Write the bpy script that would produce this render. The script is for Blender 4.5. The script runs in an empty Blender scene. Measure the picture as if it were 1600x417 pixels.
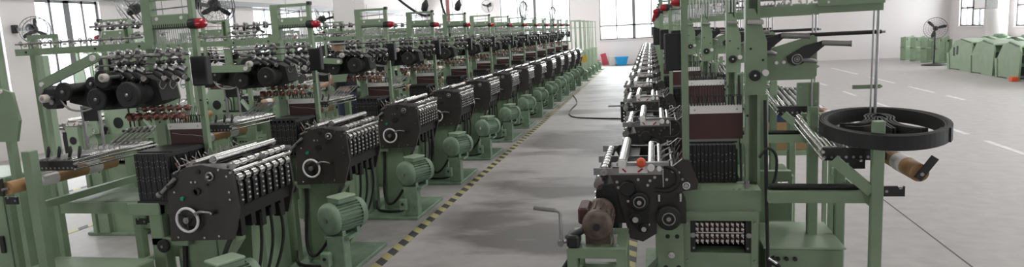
import bpy, math, random
from mathutils import Vector, Matrix
random.seed(7)
PI = math.pi
SC = bpy.context.scene
COL = SC.collection

# ------------------------------------------------------------------ materials
def mat(name, col, rough=0.5, metal=0.0, var=0.0, scale=6.0, bump=0.0, coat=0.0):
    m = bpy.data.materials.new(name); m.use_nodes = True
    nt = m.node_tree; b = nt.nodes['Principled BSDF']
    b.inputs['Base Color'].default_value = (*col, 1)
    b.inputs['Roughness'].default_value = rough
    b.inputs['Metallic'].default_value = metal
    if coat: b.inputs['Coat Weight'].default_value = coat
    if var or bump:
        tc = nt.nodes.new('ShaderNodeTexCoord'); n = nt.nodes.new('ShaderNodeTexNoise')
        n.inputs['Scale'].default_value = scale; n.inputs['Detail'].default_value = 5
        nt.links.new(tc.outputs['Object'], n.inputs['Vector'])
        if var:
            r = nt.nodes.new('ShaderNodeValToRGB')
            r.color_ramp.elements[0].position = .3; r.color_ramp.elements[1].position = .72
            r.color_ramp.elements[0].color = (*[c*(1-var) for c in col], 1)
            r.color_ramp.elements[1].color = (*[min(1, c*(1+var)) for c in col], 1)
            nt.links.new(n.outputs['Fac'], r.inputs['Fac']); nt.links.new(r.outputs['Color'], b.inputs['Base Color'])
        if bump:
            bp = nt.nodes.new('ShaderNodeBump'); bp.inputs['Strength'].default_value = bump
            nt.links.new(n.outputs['Fac'], bp.inputs['Height']); nt.links.new(bp.outputs['Normal'], b.inputs['Normal'])
    return m
M = {}
M['green'] = mat('green_machine_paint', (.238, .325, .21), .42, var=.10, scale=5)
M['palegreen'] = mat('pale_green_paint', (.36, .46, .33), .45, var=.08, scale=5)
M['castgreen'] = mat('cast_motor_green', (.20, .29, .20), .5, var=.15, scale=14, bump=.1)
M['brown'] = mat('dark_brown_enamel', (.046, .040, .038), .4, var=.15, scale=9)
M['black'] = mat('black_plastic', (.018, .018, .019), .45)
M['rubber'] = mat('black_rubber', (.016, .016, .016), .62, var=.2, scale=20)
M['chrome'] = mat('polished_steel', (.72, .71, .70), .2, 1.0)
M['steel'] = mat('dull_steel', (.36, .355, .35), .36, .85, var=.15, scale=20)
M['maroon'] = mat('maroon_board', (.075, .026, .026), .5, var=.15, scale=5)
M['white'] = mat('white_plastic_strip', (.80, .76, .76), .5)
M['ringwhite'] = mat('white_ring_plastic', (.88, .86, .84), .4)
M['red'] = mat('red_lamp_lens', (.42, .008, .02), .22, coat=.5)
M['cream'] = mat('cream_bobbin', (.66, .60, .54), .55)
M['wood'] = mat('tan_wrapped_roller', (.42, .24, .115), .55, var=.25, scale=7)
M['copper'] = mat('brown_red_tension_disc', (.27, .115, .09), .28, .6)
M['amber'] = mat('orange_plastic', (.7, .10, .03), .45)
M['plug'] = mat('green_plug', (.02, .28, .16), .4)
M['rust'] = mat('worn_brown_cast_iron', (.13, .095, .075), .6, .2, var=.45, scale=25, bump=.2)
M['blue'] = mat('blue_plastic', (.02, .36, .75), .4)
M['redbox'] = mat('red_carton', (.46, .055, .09), .55, var=.1)
M['tancard'] = mat('brown_cardboard', (.36, .22, .11), .7, var=.12)
M['navyplas'] = mat('navy_crate', (.02, .035, .10), .5)
M['pipe'] = mat('pink_red_pipe', (.52, .20, .22), .5)
M['sign'] = mat('yellow_tag', (.75, .50, .08), .5)
M['skin'] = mat('skin', (.47, .27, .18), .5)
M['hair'] = mat('black_hair', (.012, .010, .010), .5)
M['shirt'] = mat('black_polo_cloth', (.013, .013, .017), .8)
M['jeans'] = mat('navy_trousers', (.022, .03, .06), .8)
M['eye'] = mat('eye_dark', (.03, .02, .02), .3)
M['lips'] = mat('lips', (.38, .16, .13), .5)
M['alu'] = mat('window_aluminium', (.20, .20, .21), .4, .3)
M['grille'] = mat('fan_wire', (.12, .12, .125), .4, .6)

def emission_free_glass():
    m = bpy.data.materials.new('window_glass'); m.use_nodes = True; nt = m.node_tree
    for n in list(nt.nodes):
        if n.type != 'OUTPUT_MATERIAL': nt.nodes.remove(n)
    out = [n for n in nt.nodes if n.type == 'OUTPUT_MATERIAL'][0]
    t = nt.nodes.new('ShaderNodeBsdfTransparent'); t.inputs[0].default_value = (.94, .96, .96, 1)
    g = nt.nodes.new('ShaderNodeBsdfGlossy'); g.inputs['Roughness'].default_value = .03
    mx = nt.nodes.new('ShaderNodeMixShader'); mx.inputs[0].default_value = .06
    nt.links.new(t.outputs[0], mx.inputs[1]); nt.links.new(g.outputs[0], mx.inputs[2]); nt.links.new(mx.outputs[0], out.inputs[0])
    return m
M['glass'] = emission_free_glass()

def wall_mat():
    return mat('painted_white_wall', (.76, .715, .715), .75, var=.03, scale=.6)
M['wall'] = wall_mat()
M['ceil'] = mat('white_ceiling', (.70, .68, .67), .8, var=.02, scale=.5)

def floor_mat():
    m = bpy.data.materials.new('grey_epoxy_floor'); m.use_nodes = True; nt = m.node_tree; b = nt.nodes['Principled BSDF']
    L = nt.links.new
    tc = nt.nodes.new('ShaderNodeTexCoord')
    n1 = nt.nodes.new('ShaderNodeTexNoise'); n1.inputs['Scale'].default_value = .55; n1.inputs['Detail'].default_value = 6; n1.inputs['Roughness'].default_value = .6
    mp = nt.nodes.new('ShaderNodeMapping'); mp.inputs['Scale'].default_value = (.55, 1.25, 1)
    L(tc.outputs['Object'], mp.inputs['Vector']); L(mp.outputs['Vector'], n1.inputs['Vector'])
    n2 = nt.nodes.new('ShaderNodeTexNoise'); n2.inputs['Scale'].default_value = 7; n2.inputs['Detail'].default_value = 7
    L(tc.outputs['Object'], n2.inputs['Vector'])
    # worn, stained walking strip of the aisle between the two loom rows; some of its darkness is painted shade (ragged edges)
    sx = nt.nodes.new('ShaderNodeSeparateXYZ'); L(tc.outputs['Object'], sx.inputs[0])
    def math_(op, a, bb, clamp=False):
        q = nt.nodes.new('ShaderNodeMath'); q.operation = op; q.use_clamp = clamp
        for i, v in enumerate((a, bb)):
            if isinstance(v, (int, float)): q.inputs[i].default_value = v
            else: L(v, q.inputs[i])
        return q.outputs[0]
    wob = math_('MULTIPLY', math_('SUBTRACT', n1.outputs['Fac'], .5), 1.1)
    dx = math_('ABSOLUTE', math_('ADD', math_('ADD', sx.outputs['X'], 1.05), wob), 0)
    strip = math_('SUBTRACT', 1.0, math_('DIVIDE', math_('SUBTRACT', dx, .55), .55, True), True)
    r = nt.nodes.new('ShaderNodeValToRGB'); r.color_ramp.elements[0].position = .45; r.color_ramp.elements[1].position = .54
    L(n1.outputs['Fac'], r.inputs['Fac'])
    dirt_shade = math_('MULTIPLY', strip, math_('ADD', math_('MULTIPLY', r.outputs['Color'], .68), .32))
    mix = nt.nodes.new('ShaderNodeMix'); mix.data_type = 'RGBA'
    mix.inputs[6].default_value = (.44, .415, .41, 1); mix.inputs[7].default_value = (.105, .092, .086, 1)
    L(dirt_shade, mix.inputs[0])
    m2 = nt.nodes.new('ShaderNodeMix'); m2.data_type = 'RGBA'; m2.blend_type = 'MULTIPLY'; m2.inputs[0].default_value = .45
    r2 = nt.nodes.new('ShaderNodeValToRGB'); r2.color_ramp.elements[0].color = (.55, .55, .55, 1); r2.color_ramp.elements[0].position = .3; r2.color_ramp.elements[1].position = .65
    L(n2.outputs['Fac'], r2.inputs['Fac']); L(mix.outputs[2], m2.inputs[6]); L(r2.outputs['Color'], m2.inputs[7])
    L(m2.outputs[2], b.inputs['Base Color'])
    rr = nt.nodes.new('ShaderNodeMapRange'); rr.inputs[3].default_value = .38; rr.inputs[4].default_value = .62
    L(n2.outputs['Fac'], rr.inputs[0]); L(rr.outputs[0], b.inputs['Roughness'])
    return m
M['floor'] = floor_mat()

def tape_mat():
    m = bpy.data.materials.new('hazard_tape'); m.use_nodes = True; nt = m.node_tree; b = nt.nodes['Principled BSDF']
    tc = nt.nodes.new('ShaderNodeTexCoord'); sx = nt.nodes.new('ShaderNodeSeparateXYZ')
    nt.links.new(tc.outputs['Object'], sx.inputs[0])
    a = nt.nodes.new('ShaderNodeMath'); a.operation = 'MULTIPLY'; a.inputs[1].default_value = .9
    nt.links.new(sx.outputs['X'], a.inputs[0])
    s = nt.nodes.new('ShaderNodeMath'); s.operation = 'ADD'
    nt.links.new(sx.outputs['Y'], s.inputs[0]); nt.links.new(a.outputs[0], s.inputs[1])
    d = nt.nodes.new('ShaderNodeMath'); d.operation = 'DIVIDE'; d.inputs[1].default_value = .23
    f = nt.nodes.new('ShaderNodeMath'); f.operation = 'FRACT'
    g = nt.nodes.new('ShaderNodeMath'); g.operation = 'GREATER_THAN'; g.inputs[1].default_value = .5
    nt.links.new(s.outputs[0], d.inputs[0]); nt.links.new(d.outputs[0], f.inputs[0]); nt.links.new(f.outputs[0], g.inputs[0])
    mx = nt.nodes.new('ShaderNodeMix'); mx.data_type = 'RGBA'
    mx.inputs[6].default_value = (.44, .40, .17, 1); mx.inputs[7].default_value = (.045, .043, .045, 1)
    nt.links.new(g.outputs[0], mx.inputs[0]); nt.links.new(mx.outputs[2], b.inputs['Base Color'])
    b.inputs['Roughness'].default_value = .55
    return m
M['tape'] = tape_mat()
M['paintline'] = mat('worn_white_floor_paint', (.62, .60, .60), .5, var=.2, scale=9)
M['seam'] = mat('dark_floor_seam', (.10, .095, .095), .7)

# ------------------------------------------------------------------ mesh builder
class MB:
    def __init__(s): s.v = []; s.f = []; s.mi = []; s.sm = []; s.cur = 0; s.mats = []
    def m(s, name):
        if name not in s.mats: s.mats.append(name)
        s.cur = s.mats.index(name); return s
    def add(s, vs, fs, smooth=False):
        o = len(s.v); s.v += [tuple(p) for p in vs]
        for f in fs:
            s.f.append([o+i for i in f]); s.mi.append(s.cur); s.sm.append(smooth)
        return s
    def box(s, x0, x1, y0, y1, z0, z1):
        vs = [(x0,y0,z0),(x1,y0,z0),(x1,y1,z0),(x0,y1,z0),(x0,y0,z1),(x1,y0,z1),(x1,y1,z1),(x0,y1,z1)]
        return s.add(vs, [(3,2,1,0),(4,5,6,7),(0,1,5,4),(1,2,6,5),(2,3,7,6),(3,0,4,7)])
    def bbox(s, x0, x1, y0, y1, z0, z1, c=.004):
        # box with chamfered edges (vertical + horizontal): stacked octagon rings
        c = min(c, (x1-x0)*.45, (y1-y0)*.45, (z1-z0)*.45)
        def ring(z, i):
            a, b, d, e = x0+i, x1-i, y0+i, y1-i
            return [(a+c,d,z),(b-c,d,z),(b,d+c,z),(b,e-c,z),(b-c,e,z),(a+c,e,z),(a,e-c,z),(a,d+c,z)]
        vs = ring(z0, c*.7)+ring(z0+c, 0)+ring(z1-c, 0)+ring(z1, c*.7)
        fs = [tuple(range(7,-1,-1)), tuple(range(24,32))]
        for k in range(3):
            for i in range(8):
                j = (i+1) % 8; fs.append((k*8+i, k*8+j, k*8+8+j, k*8+8+i))
        return s.add(vs, fs)
    def cyl(s, p0, p1, r0, r1=None, n=14, cap=True):
        r1 = r0 if r1 is None else r1
        p0 = Vector(p0); p1 = Vector(p1); d = (p1-p0).normalized()
        a = d.orthogonal().normalized(); b = d.cross(a)
        vs = []
        for p, r in ((p0, r0), (p1, r1)):
            for i in range(n):
                t = 2*PI*i/n; vs.append(p + (a*math.cos(t)+b*math.sin(t))*r)
        s.add(vs, [(i, (i+1)%n, n+(i+1)%n, n+i) for i in range(n)], True)
        if cap:
            s.add(vs[:n], [tuple(range(n-1,-1,-1))]); s.add(vs[n:], [tuple(range(n))])
        return s
    def lathe(s, c, axis, prof, n=20):
        # prof: list of (dist along axis, radius)
        c = Vector(c); d = Vector(axis).normalized(); a = d.orthogonal().normalized(); b = d.cross(a)
        vs = []
        for t, r in prof:
            for i in range(n):
                q = 2*PI*i/n; vs.append(c + d*t + (a*math.cos(q)+b*math.sin(q))*max(r, .0002))
        fs = []
        for k in range(len(prof)-1):
            for i in range(n):
                j = (i+1) % n; fs.append((k*n+i, k*n+j, (k+1)*n+j, (k+1)*n+i))
        k = len(prof)-1
        s.add(vs, fs, True)
        s.add(vs[:n], [tuple(range(n-1,-1,-1))]); s.add(vs[k*n:], [tuple(range(n))])
        return s
    def tube(s, pts, r, n=8, closed=False):
        pts = [Vector(p) for p in pts]; N = len(pts); vs = []; prev = None
        for i, p in enumerate(pts):
            if closed: d = pts[(i+1) % N]-pts[i-1]
            else: d = pts[min(i+1, N-1)]-pts[max(i-1, 0)]
            d.normalize()
            if prev is None: a = d.orthogonal().normalized()
            else:
                a = prev-d*prev.dot(d)
                a = a.normalized() if a.length > 1e-6 else d.orthogonal().normalized()
            prev = a; b = d.cross(a)
            rr = r[i] if isinstance(r, (list, tuple)) else r
            for k in range(n):
                t = 2*PI*k/n; vs.append(p+(a*math.cos(t)+b*math.sin(t))*rr)
        fs = []
        for i in range(N if closed else N-1):
            j = (i+1) % N
            for k in range(n):
                l = (k+1) % n; fs.append((i*n+k, i*n+l, j*n+l, j*n+k))
        s.add(vs, fs, True)
        if not closed:
            s.add(vs[:n], [tuple(range(n-1,-1,-1))]); s.add(vs[-n:], [tuple(range(n))])
        return s
    def torus(s, c, axis, R, r, n=28, k=8, a0=0, a1=2*PI):
        c = Vector(c); d = Vector(axis).normalized(); a = d.orthogonal().normalized(); b = d.cross(a)
        full = abs(a1-a0-2*PI) < 1e-6
        pts = [c+(a*math.cos(a0+(a1-a0)*i/(n if full else n-1))+b*math.sin(a0+(a1-a0)*i/(n if full else n-1)))*R for i in range(n)]
        return s.tube(pts, r, k, full)
    def prism(s, poly, y0, y1, plane='xz'):
        # polygon of (a,b) extruded along the third axis
        def P(a, b, t):
            return (a, t, b) if plane == 'xz' else ((t, a, b) if plane == 'yz' else (a, b, t))
        n = len(poly); vs = [P(a, b, y0) for a, b in poly]+[P(a, b, y1) for a, b in poly]
        ar = sum(poly[i][0]*poly[(i+1)%n][1]-poly[(i+1)%n][0]*poly[i][1] for i in range(n))
        fs = [tuple(range(n)), tuple(range(2*n-1, n-1, -1))] + [(i, n+i, n+(i+1)%n, (i+1)%n) for i in range(n)]
        flip = (ar > 0) == (plane != 'xz')
        if y1 < y0: flip = not flip
        if flip: fs = [tuple(reversed(f)) for f in fs]
        return s.add(vs, fs)
    def ball(s, c, r, n=10, sz=1.0):
        k = n//2; prof = [(-r*math.cos(PI*i/k)*sz, r*math.sin(PI*i/k)) for i in range(k+1)]
        return s.lathe(c, (0,0,1), prof, n)
    def bar(s, p0, p1, w, h, up=(0,0,1)):
        p0 = Vector(p0); p1 = Vector(p1); d = (p1-p0).normalized(); u = Vector(up)
        a = d.cross(u)
        a = a.normalized() if a.length > 1e-5 else d.orthogonal().normalized()
        b = a.cross(d)
        vs = []
        for p in (p0, p1):
            for sa, sb in ((-1,-1),(1,-1),(1,1),(-1,1)): vs.append(p+a*sa*w/2+b*sb*h/2)
        return s.add(vs, [(3,2,1,0),(4,5,6,7),(0,1,5,4),(1,2,6,5),(2,3,7,6),(3,0,4,7)])
    def build(s, name, parent=None, loc=None):
        me = bpy.data.meshes.new(name); me.from_pydata(s.v, [], s.f)
        for mn in s.mats: me.materials.append(M[mn])
        me.polygons.foreach_set('material_index', s.mi); me.polygons.foreach_set('use_smooth', s.sm)
        me.validate(); me.update()
        o = bpy.data.objects.new(name, me); COL.objects.link(o)
        if loc: o.location = loc
        if parent: o.parent = parent
        return o
def mb(m): return MB().m(m)

def tag(o, label, cat, group=None, kind=None):
    o['label'] = label; o['category'] = cat
    if group: o['group'] = group
    if kind: o['kind'] = kind
    return o
def thing(name, label, cat, loc=(0,0,0), rz=0, group=None):
    o = bpy.data.objects.new(name, None); COL.objects.link(o); o.empty_display_size = .1
    o.location = loc; o.rotation_euler = (0, 0, rz)
    return tag(o, label, cat, group)
def struct(name, b):
    o = b.build(name); o['kind'] = 'structure'; return o
def kids(o): return [c for c in ALLCH.get(o.name, [])]
ALLCH = {}
def index_children():
    ALLCH.clear()
    for o in bpy.data.objects:
        if o.parent: ALLCH.setdefault(o.parent.name, []).append(o)
def copy_tree(o, parent=None):
    c = o.copy(); COL.objects.link(c); c.parent = parent
    for ch in ALLCH.get(o.name, []): copy_tree(ch, c)
    return c
def arc(c, r, a0, a1, n, plane='xz', t=0):
    out = []
    for i in range(n+1):
        a = a0+(a1-a0)*i/n; u, v = c[0]+r*math.cos(a), c[1]+r*math.sin(a)
        out.append((u, t, v) if plane == 'xz' else (u, v, t))
    return out
def smooth_path(pts, sub=6):
    P = [Vector(p) for p in pts]; out = []
    for i in range(len(P)-1):
        p0 = P[max(i-1, 0)]; p1 = P[i]; p2 = P[i+1]; p3 = P[min(i+2, len(P)-1)]
        for k in range(sub):
            t = k/sub
            out.append(.5*((2*p1)+(p2-p0)*t+(2*p0-5*p1+4*p2-p3)*t*t+(3*p1-p0-3*p2+p3)*t**3))
    out.append(P[-1]); return out
# ------------------------------------------------------------------ the narrow weaving loom (x towards its aisle, y along the row)
def bolts(b, pts, y, r=.006, d=.006, sgn=-1):
    for u, z in pts: b.cyl((u, y, z), (u, y+sgn*d, z), r, n=8)
    return b
def make_loom(label, kind, group, feed=True):
    T = thing('weaving_loom', label, 'loom', (0,0,0), 0, group)
    left = kind == 'left'
    # --- floor plate, pedestal, frame
    b = mb('castgreen')
    if left: b.bbox(-.36, .30, -.27, .50, 0, .03, .006)
    else: b.bbox(-.42, .17, -.02, .53, 0, .03, .006)
    b.build('base_plate', T)
    if left:
        b = mb('green').prism([(-.15,.03),(.05,.03),(.075,.30),(.085,.60),(.085,.64),(-.15,.64)], .05, .16)
        b.prism([(.085,.60),(.085,.45),(.20,.60),(.20,.645),(.085,.645)], .06, .15)
        b.m('steel'); bolts(b, [(-.13,.56),(-.13,.1),(.03,.1)], .05)
        b.build('pedestal', T)
        mb('green').prism([(-.15,.03),(.02,.03),(.06,.60),(.06,.64),(-.15,.64)], .42, .52).build('pedestal', T)
        b = mb('green').bbox(-.28, -.20, .00, .07, .03, .83, .006).bbox(-.28, -.05, .0, .05, .595, .64, .004)
        b.bbox(-.40, -.20, -.005, .04, .765, .835, .005); b.build('frame_leg', T)
        mb('green').bbox(-.28, -.20, .44, .52, .03, .83, .006).build('frame_leg', T)
        b = mb('rubber').lathe((-.19, -.03, .60), (0,1,0), [(0,.03),(.004,.036),(.02,.036),(.024,.03)], 16)
        b.m('steel').cyl((-.19,-.035,.60),(-.19,.02,.60),.008,n=8); b.build('idler_wheel', T)
    else:
        # cam cabinet with the open window on the cam chain, and the pedestal below the pulley
        b = mb('green')
        yf = .50
        b.box(-.40,-.372, .08, yf, .03, .82).box(-.118,-.09, .08, yf, .03, .82).box(-.40,-.09, .08, .11, .03, .82)
        b.box(-.372,-.118, .40, yf-.004, .03, .655).box(-.372,-.118, .11, yf, .80, .82)
        b.prism([(-.40,.82),(-.09,.82),(-.09,.838),(-.40,.838)], .05, yf+.012)
        b.m('steel'); bolts(b, [(-.386,.79),(-.386,.62),(-.104,.79),(-.104,.62),(-.386,.3),(-.104,.3)], yf, sgn=1)
        b.build('cam_cabinet', T)
        b = mb('black').box(-.372,-.118,.30,.31,.655,.80).box(-.372,-.350,.31,yf-.01,.655,.80).box(-.140,-.118,.31,yf-.01,.655,.80)
        b.m('steel'); bolts(b, [(-.362,.735),(-.128,.735)], yf-.01, .012, .012, 1); bolts(b, [(-.358,.675),(-.132,.675)], yf-.01, .005, .006, 1)
        b.build('cam_drum_housing', T)
        b = mb('chrome')
        for i in range(10):
            x = -.340+.0213*i
            for k, z in enumerate((.775, .752, .724, .698)):
                b.cyl((x-.006, yf-.04, z), (x+.006, yf-.04, z), .010, n=8)
                b.bar((x-.004, yf-.028, z-.010), (x+.005, yf-.028, z+.009), .004, .004)
        b.m('maroon').box(-.345,-.143,yf-.050,yf-.046,.690,.785)
        b.m('white').cyl((-.345,yf-.03,.738),(-.143,yf-.03,.738),.0025,n=6); b.build('cam_chain', T)
        b = mb('green').prism([(-.42,.838),(-.08,.838),(-.085,.93),(-.415,.93)], .30, .48)
        b.m('steel')
        for x in (-.36,-.13): b.cyl((x,.45,.93),(x,.45,.965),.010,n=8).cyl((x-.016,.45,.945),(x+.016,.45,.945),.006,n=6).box(x-.02,x+.02,.44,.485,.838,.845)
        for i in range(9): b.cyl((-.33+.024*i,.47,.928-.002*i),(-.325+.024*i,.47,.934-.002*i),.006,n=6)
        b.build('drive_cover', T)
        b = mb('green').prism([(-.088,.03),(.022,.03),(.022,.80),(-.088,.80)], .36, .54)
        b.prism([(.022,.03),(.10,.03),(.10,.52),(.022,.60)], .40, .50)
        b.m('black'); 
        for u, z in ((-.02,.74),(-.06,.74),(-.065,.60),(-.01,.60)): b.cyl((u,.541,z),(u,.536,z),.010,n=10)
        b.m('chrome').cyl((-.035,.54,.66),(-.035,.556,.66),.014,n=12).cyl((-.035,.556,.66),(-.035,.57,.66),.006,n=8)
        b.build('pedestal', T)
        mb('green').bbox(-.08, .02, .04, .14, .03, .80, .006).build('pedestal', T)
        b = mb('green').bbox(.03,.07,.50,.56,.03,.58,.004); b.m('steel'); bolts(b, [(.05,.5),(.05,.3)], .56, sgn=1); b.m('black').box(.035,.06,.56,.566,.36,.44); b.build('frame_leg', T)
        b = mb('rubber').lathe((-.025,.60,.835),(0,-1,0),[(0,.018),(.004,.045),(.008,.052),(.03,.052),(.034,.046)],24)
        b.m('steel').torus((-.025,.603,.835),(0,1,0),.026,.003,18,6).cyl((-.025,.54,.835),(-.025,.606,.835),.010,n=10)
        b.build('drive_pulley', T)
    # --- platform behind the head
    b = mb('green').box(-.90 if left else -.42, -.12, .06, .42, .795, .825).box(-.90 if left else -.42,-.12,.05,.08,.76,.825)
    b.build('platform', T)
    # --- head: two side plates and the box between them
    PA = [(-.125,.925),(-.085,.955),(-.015,1.03),(.09,1.045),(.275,1.01),(.287,.80),(.235,.64),(-.145,.625)]
    if left:
        b = mb('brown').prism(PA, -.012, .012)
        b.m('chrome'); bolts(b, [(-.10,.93),(-.08,.90),(.20,1.02),(.245,.985),(.25,.90),(.25,.86),(-.09,.65),(.07,.65),(.16,.66),(.03,.955),(.055,.955)], -.012, .0065, .008)
        b.m('black').lathe((.06,-.012,.905),(0,-1,0),[(0,.02),(.012,.018)],14).lathe((.045,-.012,.90),(0,-1,0),[(0,.02),(.012,.018)],14)
        b.cyl((.075,-.012,1.01),(.075,-.02,1.01),.013,n=12).cyl((.12,-.012,.94),(.12,-.02,.94),.008,n=10)
        b.m('plug').cyl((-.035,-.012,.865),(-.035,-.026,.865),.011,n=8)
        b.build('side_plate', T)
        b = mb('ringwhite').torus((0,-.045,.755),(0,1,0),.064,.0075,36,8); b.build('handwheel_ring', T)
        b = mb('steel').cyl((0,-.012,.755),(0,-.06,.755),.017,n=12).cyl((0,-.06,.755),(0,-.066,.755),.008,n=8)
        b.m('black').lathe((0,-.014,.755),(0,-1,0),[(0,.056),(.012,.056),(.016,.04),(.02,.03)],24)
        for a in (.5, 2.6, 4.7): b.bar((0,-.045,.755),(.066*math.cos(a),-.045,.755+.066*math.sin(a)),.010,.006,(0,1,0))
        b.build('handwheel_hub', T)
        b = mb('steel').cyl((.060,-.012,.79),(.060,-.055,.79),.011,n=12).tube(smooth_path([(.055,-.05,.79),(.085,-.055,.803),(.12,-.052,.80),(.148,-.04,.792)],4),.006,8)
        b.m('black').cyl((.148,-.012,.792),(.148,-.045,.792),.012,n=10); b.m('chrome').cyl((.148,-.045,.792),(.148,-.049,.792),.006,n=8)
        b.build('crank_lever', T)
        b = mb('steel').torus((.145,-.02,.985),(0,1,0),.020,.006,18,6).cyl((.145,-.012,.985),(.145,-.045,.985),.009,n=8)
        b.tube([(.13,-.03,.975),(.155,-.05,.99)],.007,6); b.build('latch', T)
        b = mb('steel').cyl((-.155,-.02,.90),(-.06,-.03,.975),.011,n=8).lathe((-.16,-.022,.895),(-.6,0,-.55),[(0,.018),(.02,.018),(.025,.012)],12)
        b.m('black').cyl((-.11,-.02,.93),(-.075,-.02,.96),.017,n=10); b.build('eccentric_arm', T)
        mb('brown').prism(PA, .545, .565).build('side_plate', T)
    else:
        PB = [(.225,1.035),(.205,1.055),(.10,1.05),(-.04,1.05),(-.085,1.085),(-.115,1.08),(-.15,.985),(-.145,.955),(-.08,.945),(.02,.90),(.025,.76),(.085,.722),(.14,.736),(.19,.938)]
        b = mb('brown').prism(PB, .54, .562)
        b.m('chrome'); bolts(b, [(.19,.99),(.185,.965),(.10,1.0),(.05,.995),(.03,1.01),(-.07,1.03),(.145,.905),(.06,.975),(-.02,1.0),(.06,.80)], .562, .0065, .008, 1)
        b.torus((-.10,.568,.972),(0,1,0),.014,.004,16,6).cyl((-.10,.56,.972),(-.10,.57,.972),.009,n=10)
        b.build('side_plate', T)
        mb('brown').prism(PB, -.012, .012).build('side_plate', T)
        b = mb('rubber')
        for c, r in (((.147,.962),.034),((.097,.905),.042),((.115,.83),.026),((.08,.788),.022)):
            b.lathe((c[0],.562,c[1]),(0,1,0),[(0,r*.8),(.004,r),(.022,r),(.026,r*.85)],20)
        b.prism([(.135,.905),(.14,.82),(.10,.77),(.06,.78),(.055,.90),(.07,.935)], .566, .580)
        b.build('timing_belt', T)
        b = mb('chrome')
        for c, r in (((.097,.905),.010),((.115,.83),.013),((.08,.788),.011)):
            b.cyl((c[0],.585,c[1]),(c[0],.600,c[1]),r,n=12)
        b.m('steel').torus((.097,.59,.905),(0,1,0),.024,.003,18,6); b.build('pulley_hub', T)
        b = mb('rubber').tube(smooth_path([(.03,.575,.955),(-.03,.585,.955),(-.065,.585,.99),(-.055,.58,1.04),(-.01,.57,1.06)],5),.009,8); b.build('cable_loop', T)
        b = mb('chrome').cyl((-.005,.58,.97),(-.005,.58,1.05),.003,n=6).cyl((.015,.57,.905),(.015,.57,.935),.007,n=8).cyl((-.075,.57,.905),(-.075,.57,.94),.006,n=8); b.build('spring_pin', T)
        b = mb('ringwhite').box(.06,.18,.555,.575,1.03,1.062); b.m('red').cyl((.10,.577,1.035),(.08,.577,1.05),.004,n=6).cyl((.15,.577,1.035),(.165,.577,1.05),.003,n=6)
        b.m('steel').box(-.03,.19,.55,.58,1.062,1.076); b.build('wiring_bracket', T)
    b = mb('brown').prism([(-.10,.70 if left else .80),(.20,.70 if left else .80),(.25,.80),(.25,.97),(.08,1.0),(-.05,1.0),(-.10,.90)], .012, .545)
    if left: b.m('black').prism([(-.02,.64),(.16,.64),(.20,.70),(-.06,.70)], .05, .50)
    b.build('head_housing', T)
    # --- chrome rollers along the head
    def roller(u, z, r, m='chrome', y0=.0, y1=.57):
        b = mb(m).cyl((u,y0,z),(u,y1,z),r,n=16); b.m('steel').cyl((u,y0-.018,z),(u,y1+.018,z),r*.55,n=10)
        return b
    roller(.165,1.072,.022).build('take_up_roller', T)
    roller(.045,1.055,.017).build('take_up_roller', T)
    roller(.010,1.050,.010).build('take_up_roller', T)
    b = roller(.245,1.035,.016)
    b.m('chrome')
    for i in range(8): b.cyl((.245,.035+.067*i,1.035),(.245,.075+.067*i,1.035),.021,n=14)
    b.build('cloth_roller', T)
    roller(.268,1.004,.013).build('press_roller', T)
    if not left:
        b = mb('ringwhite')
        for u, z, r in ((.165,1.072,.018),(.045,1.055,.015),(.010,1.050,.010)): b.cyl((u,.575,z),(u,.592,z),r,n=14)
        b.build('roller_cap', T)
    b = mb('black').box(.10,.15,.0,.57,1.03,1.042); b.m('steel')
    for y in (.0,.28,.56): b.box(.0,.29,y-.004,y+.004,1.02,1.05)
    b.build('roller_bracket', T)
    # eight take-up heads on the aisle front
    for i in range(8):
        y = .035+.067*i
        b = mb('chrome').cyl((.272,y-.020,.968),(.272,y+.020,.968),.024,n=14)
        b.m('black').prism([(.25,.975),(.275,.965),(.288,.93),(.284,.82),(.25,.80)], y-.020, y+.020)
        b.m('chrome')
        for z in (.928,.900,.872,.846): b.lathe((.284,y,z),(1,0,0),[(0,.008),(.008,.008),(.012,.004)],8)
        b.m('steel').cyl((.272,y-.026,.968),(.272,y-.020,.968),.012,n=8)
        b.build('take_up_head', T)
    b = mb('black').box(.19,.255,.02,.55,.74,.97)
    for i in range(5): b.box(.20,.25,.05+.1*i,.09+.1*i,.64+.03*(i%2),.76)
    b.build('front_fascia', T)
    # --- hooks and weft levers on top of the head
    for i in range(9):
        y = .03+.06*i; q = .012*((i*37) % 5-2)
        b = mb('steel').tube([(-.09,y,.985),(-.06,y,1.03),(-.075+q,y+.006,1.085)],[.006,.005,.002],6)
        b.tube([(-.02,y,1.03),(.0,y,1.055),(-.03+q,y,1.075)],.0035,6).cyl((-.085,y-.012,1.0),(-.085,y+.012,1.0),.009,n=8)
        b.m('copper').tube([(-.085,y+.02,1.0),(-.11,y+.025,1.045)],.004,6)
        b.build('weft_lever', T)
    b = mb('steel').cyl((-.045,.0,1.035),(-.045,.57,1.035),.007,n=8).cyl((-.085,.0,1.0),(-.085,.57,1.0),.006,n=8); b.m('black').box(-.12,-.03,.02,.55,.965,.995); b.build('lever_shaft', T)
    # --- harness box: black heddle frames seen edge-on
    y1 = .335
    for i in range(12):
        x = -.328+.0172*i
        b = mb('black').box(x,x+.015,.01+.003*(i%2),.022,.845,1.10).box(x,x+.015,y1-.012,y1-.003*(i%2),.845,1.10).box(x,x+.015,.01,y1,1.085,1.105).box(x,x+.015,.01,y1,.845,.862)
        if i == 11:
            for k in range(6): b.box(x+.002,x+.008,.05+.05*k,.056+.05*k,.862,1.085)
        else: b.box(x+.004,x+.006,.02,y1-.01,.862,1.085)
        b.m('steel')
        for z in (.885,.955,.972,1.03,1.06):
            zz = z+.004*math.sin(i*1.7)
            b.box(x+.005,x+.009,.008,.012,zz,zz+.005).box(x+.005,x+.009,y1-.003,y1+.002,zz,zz+.005)
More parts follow.
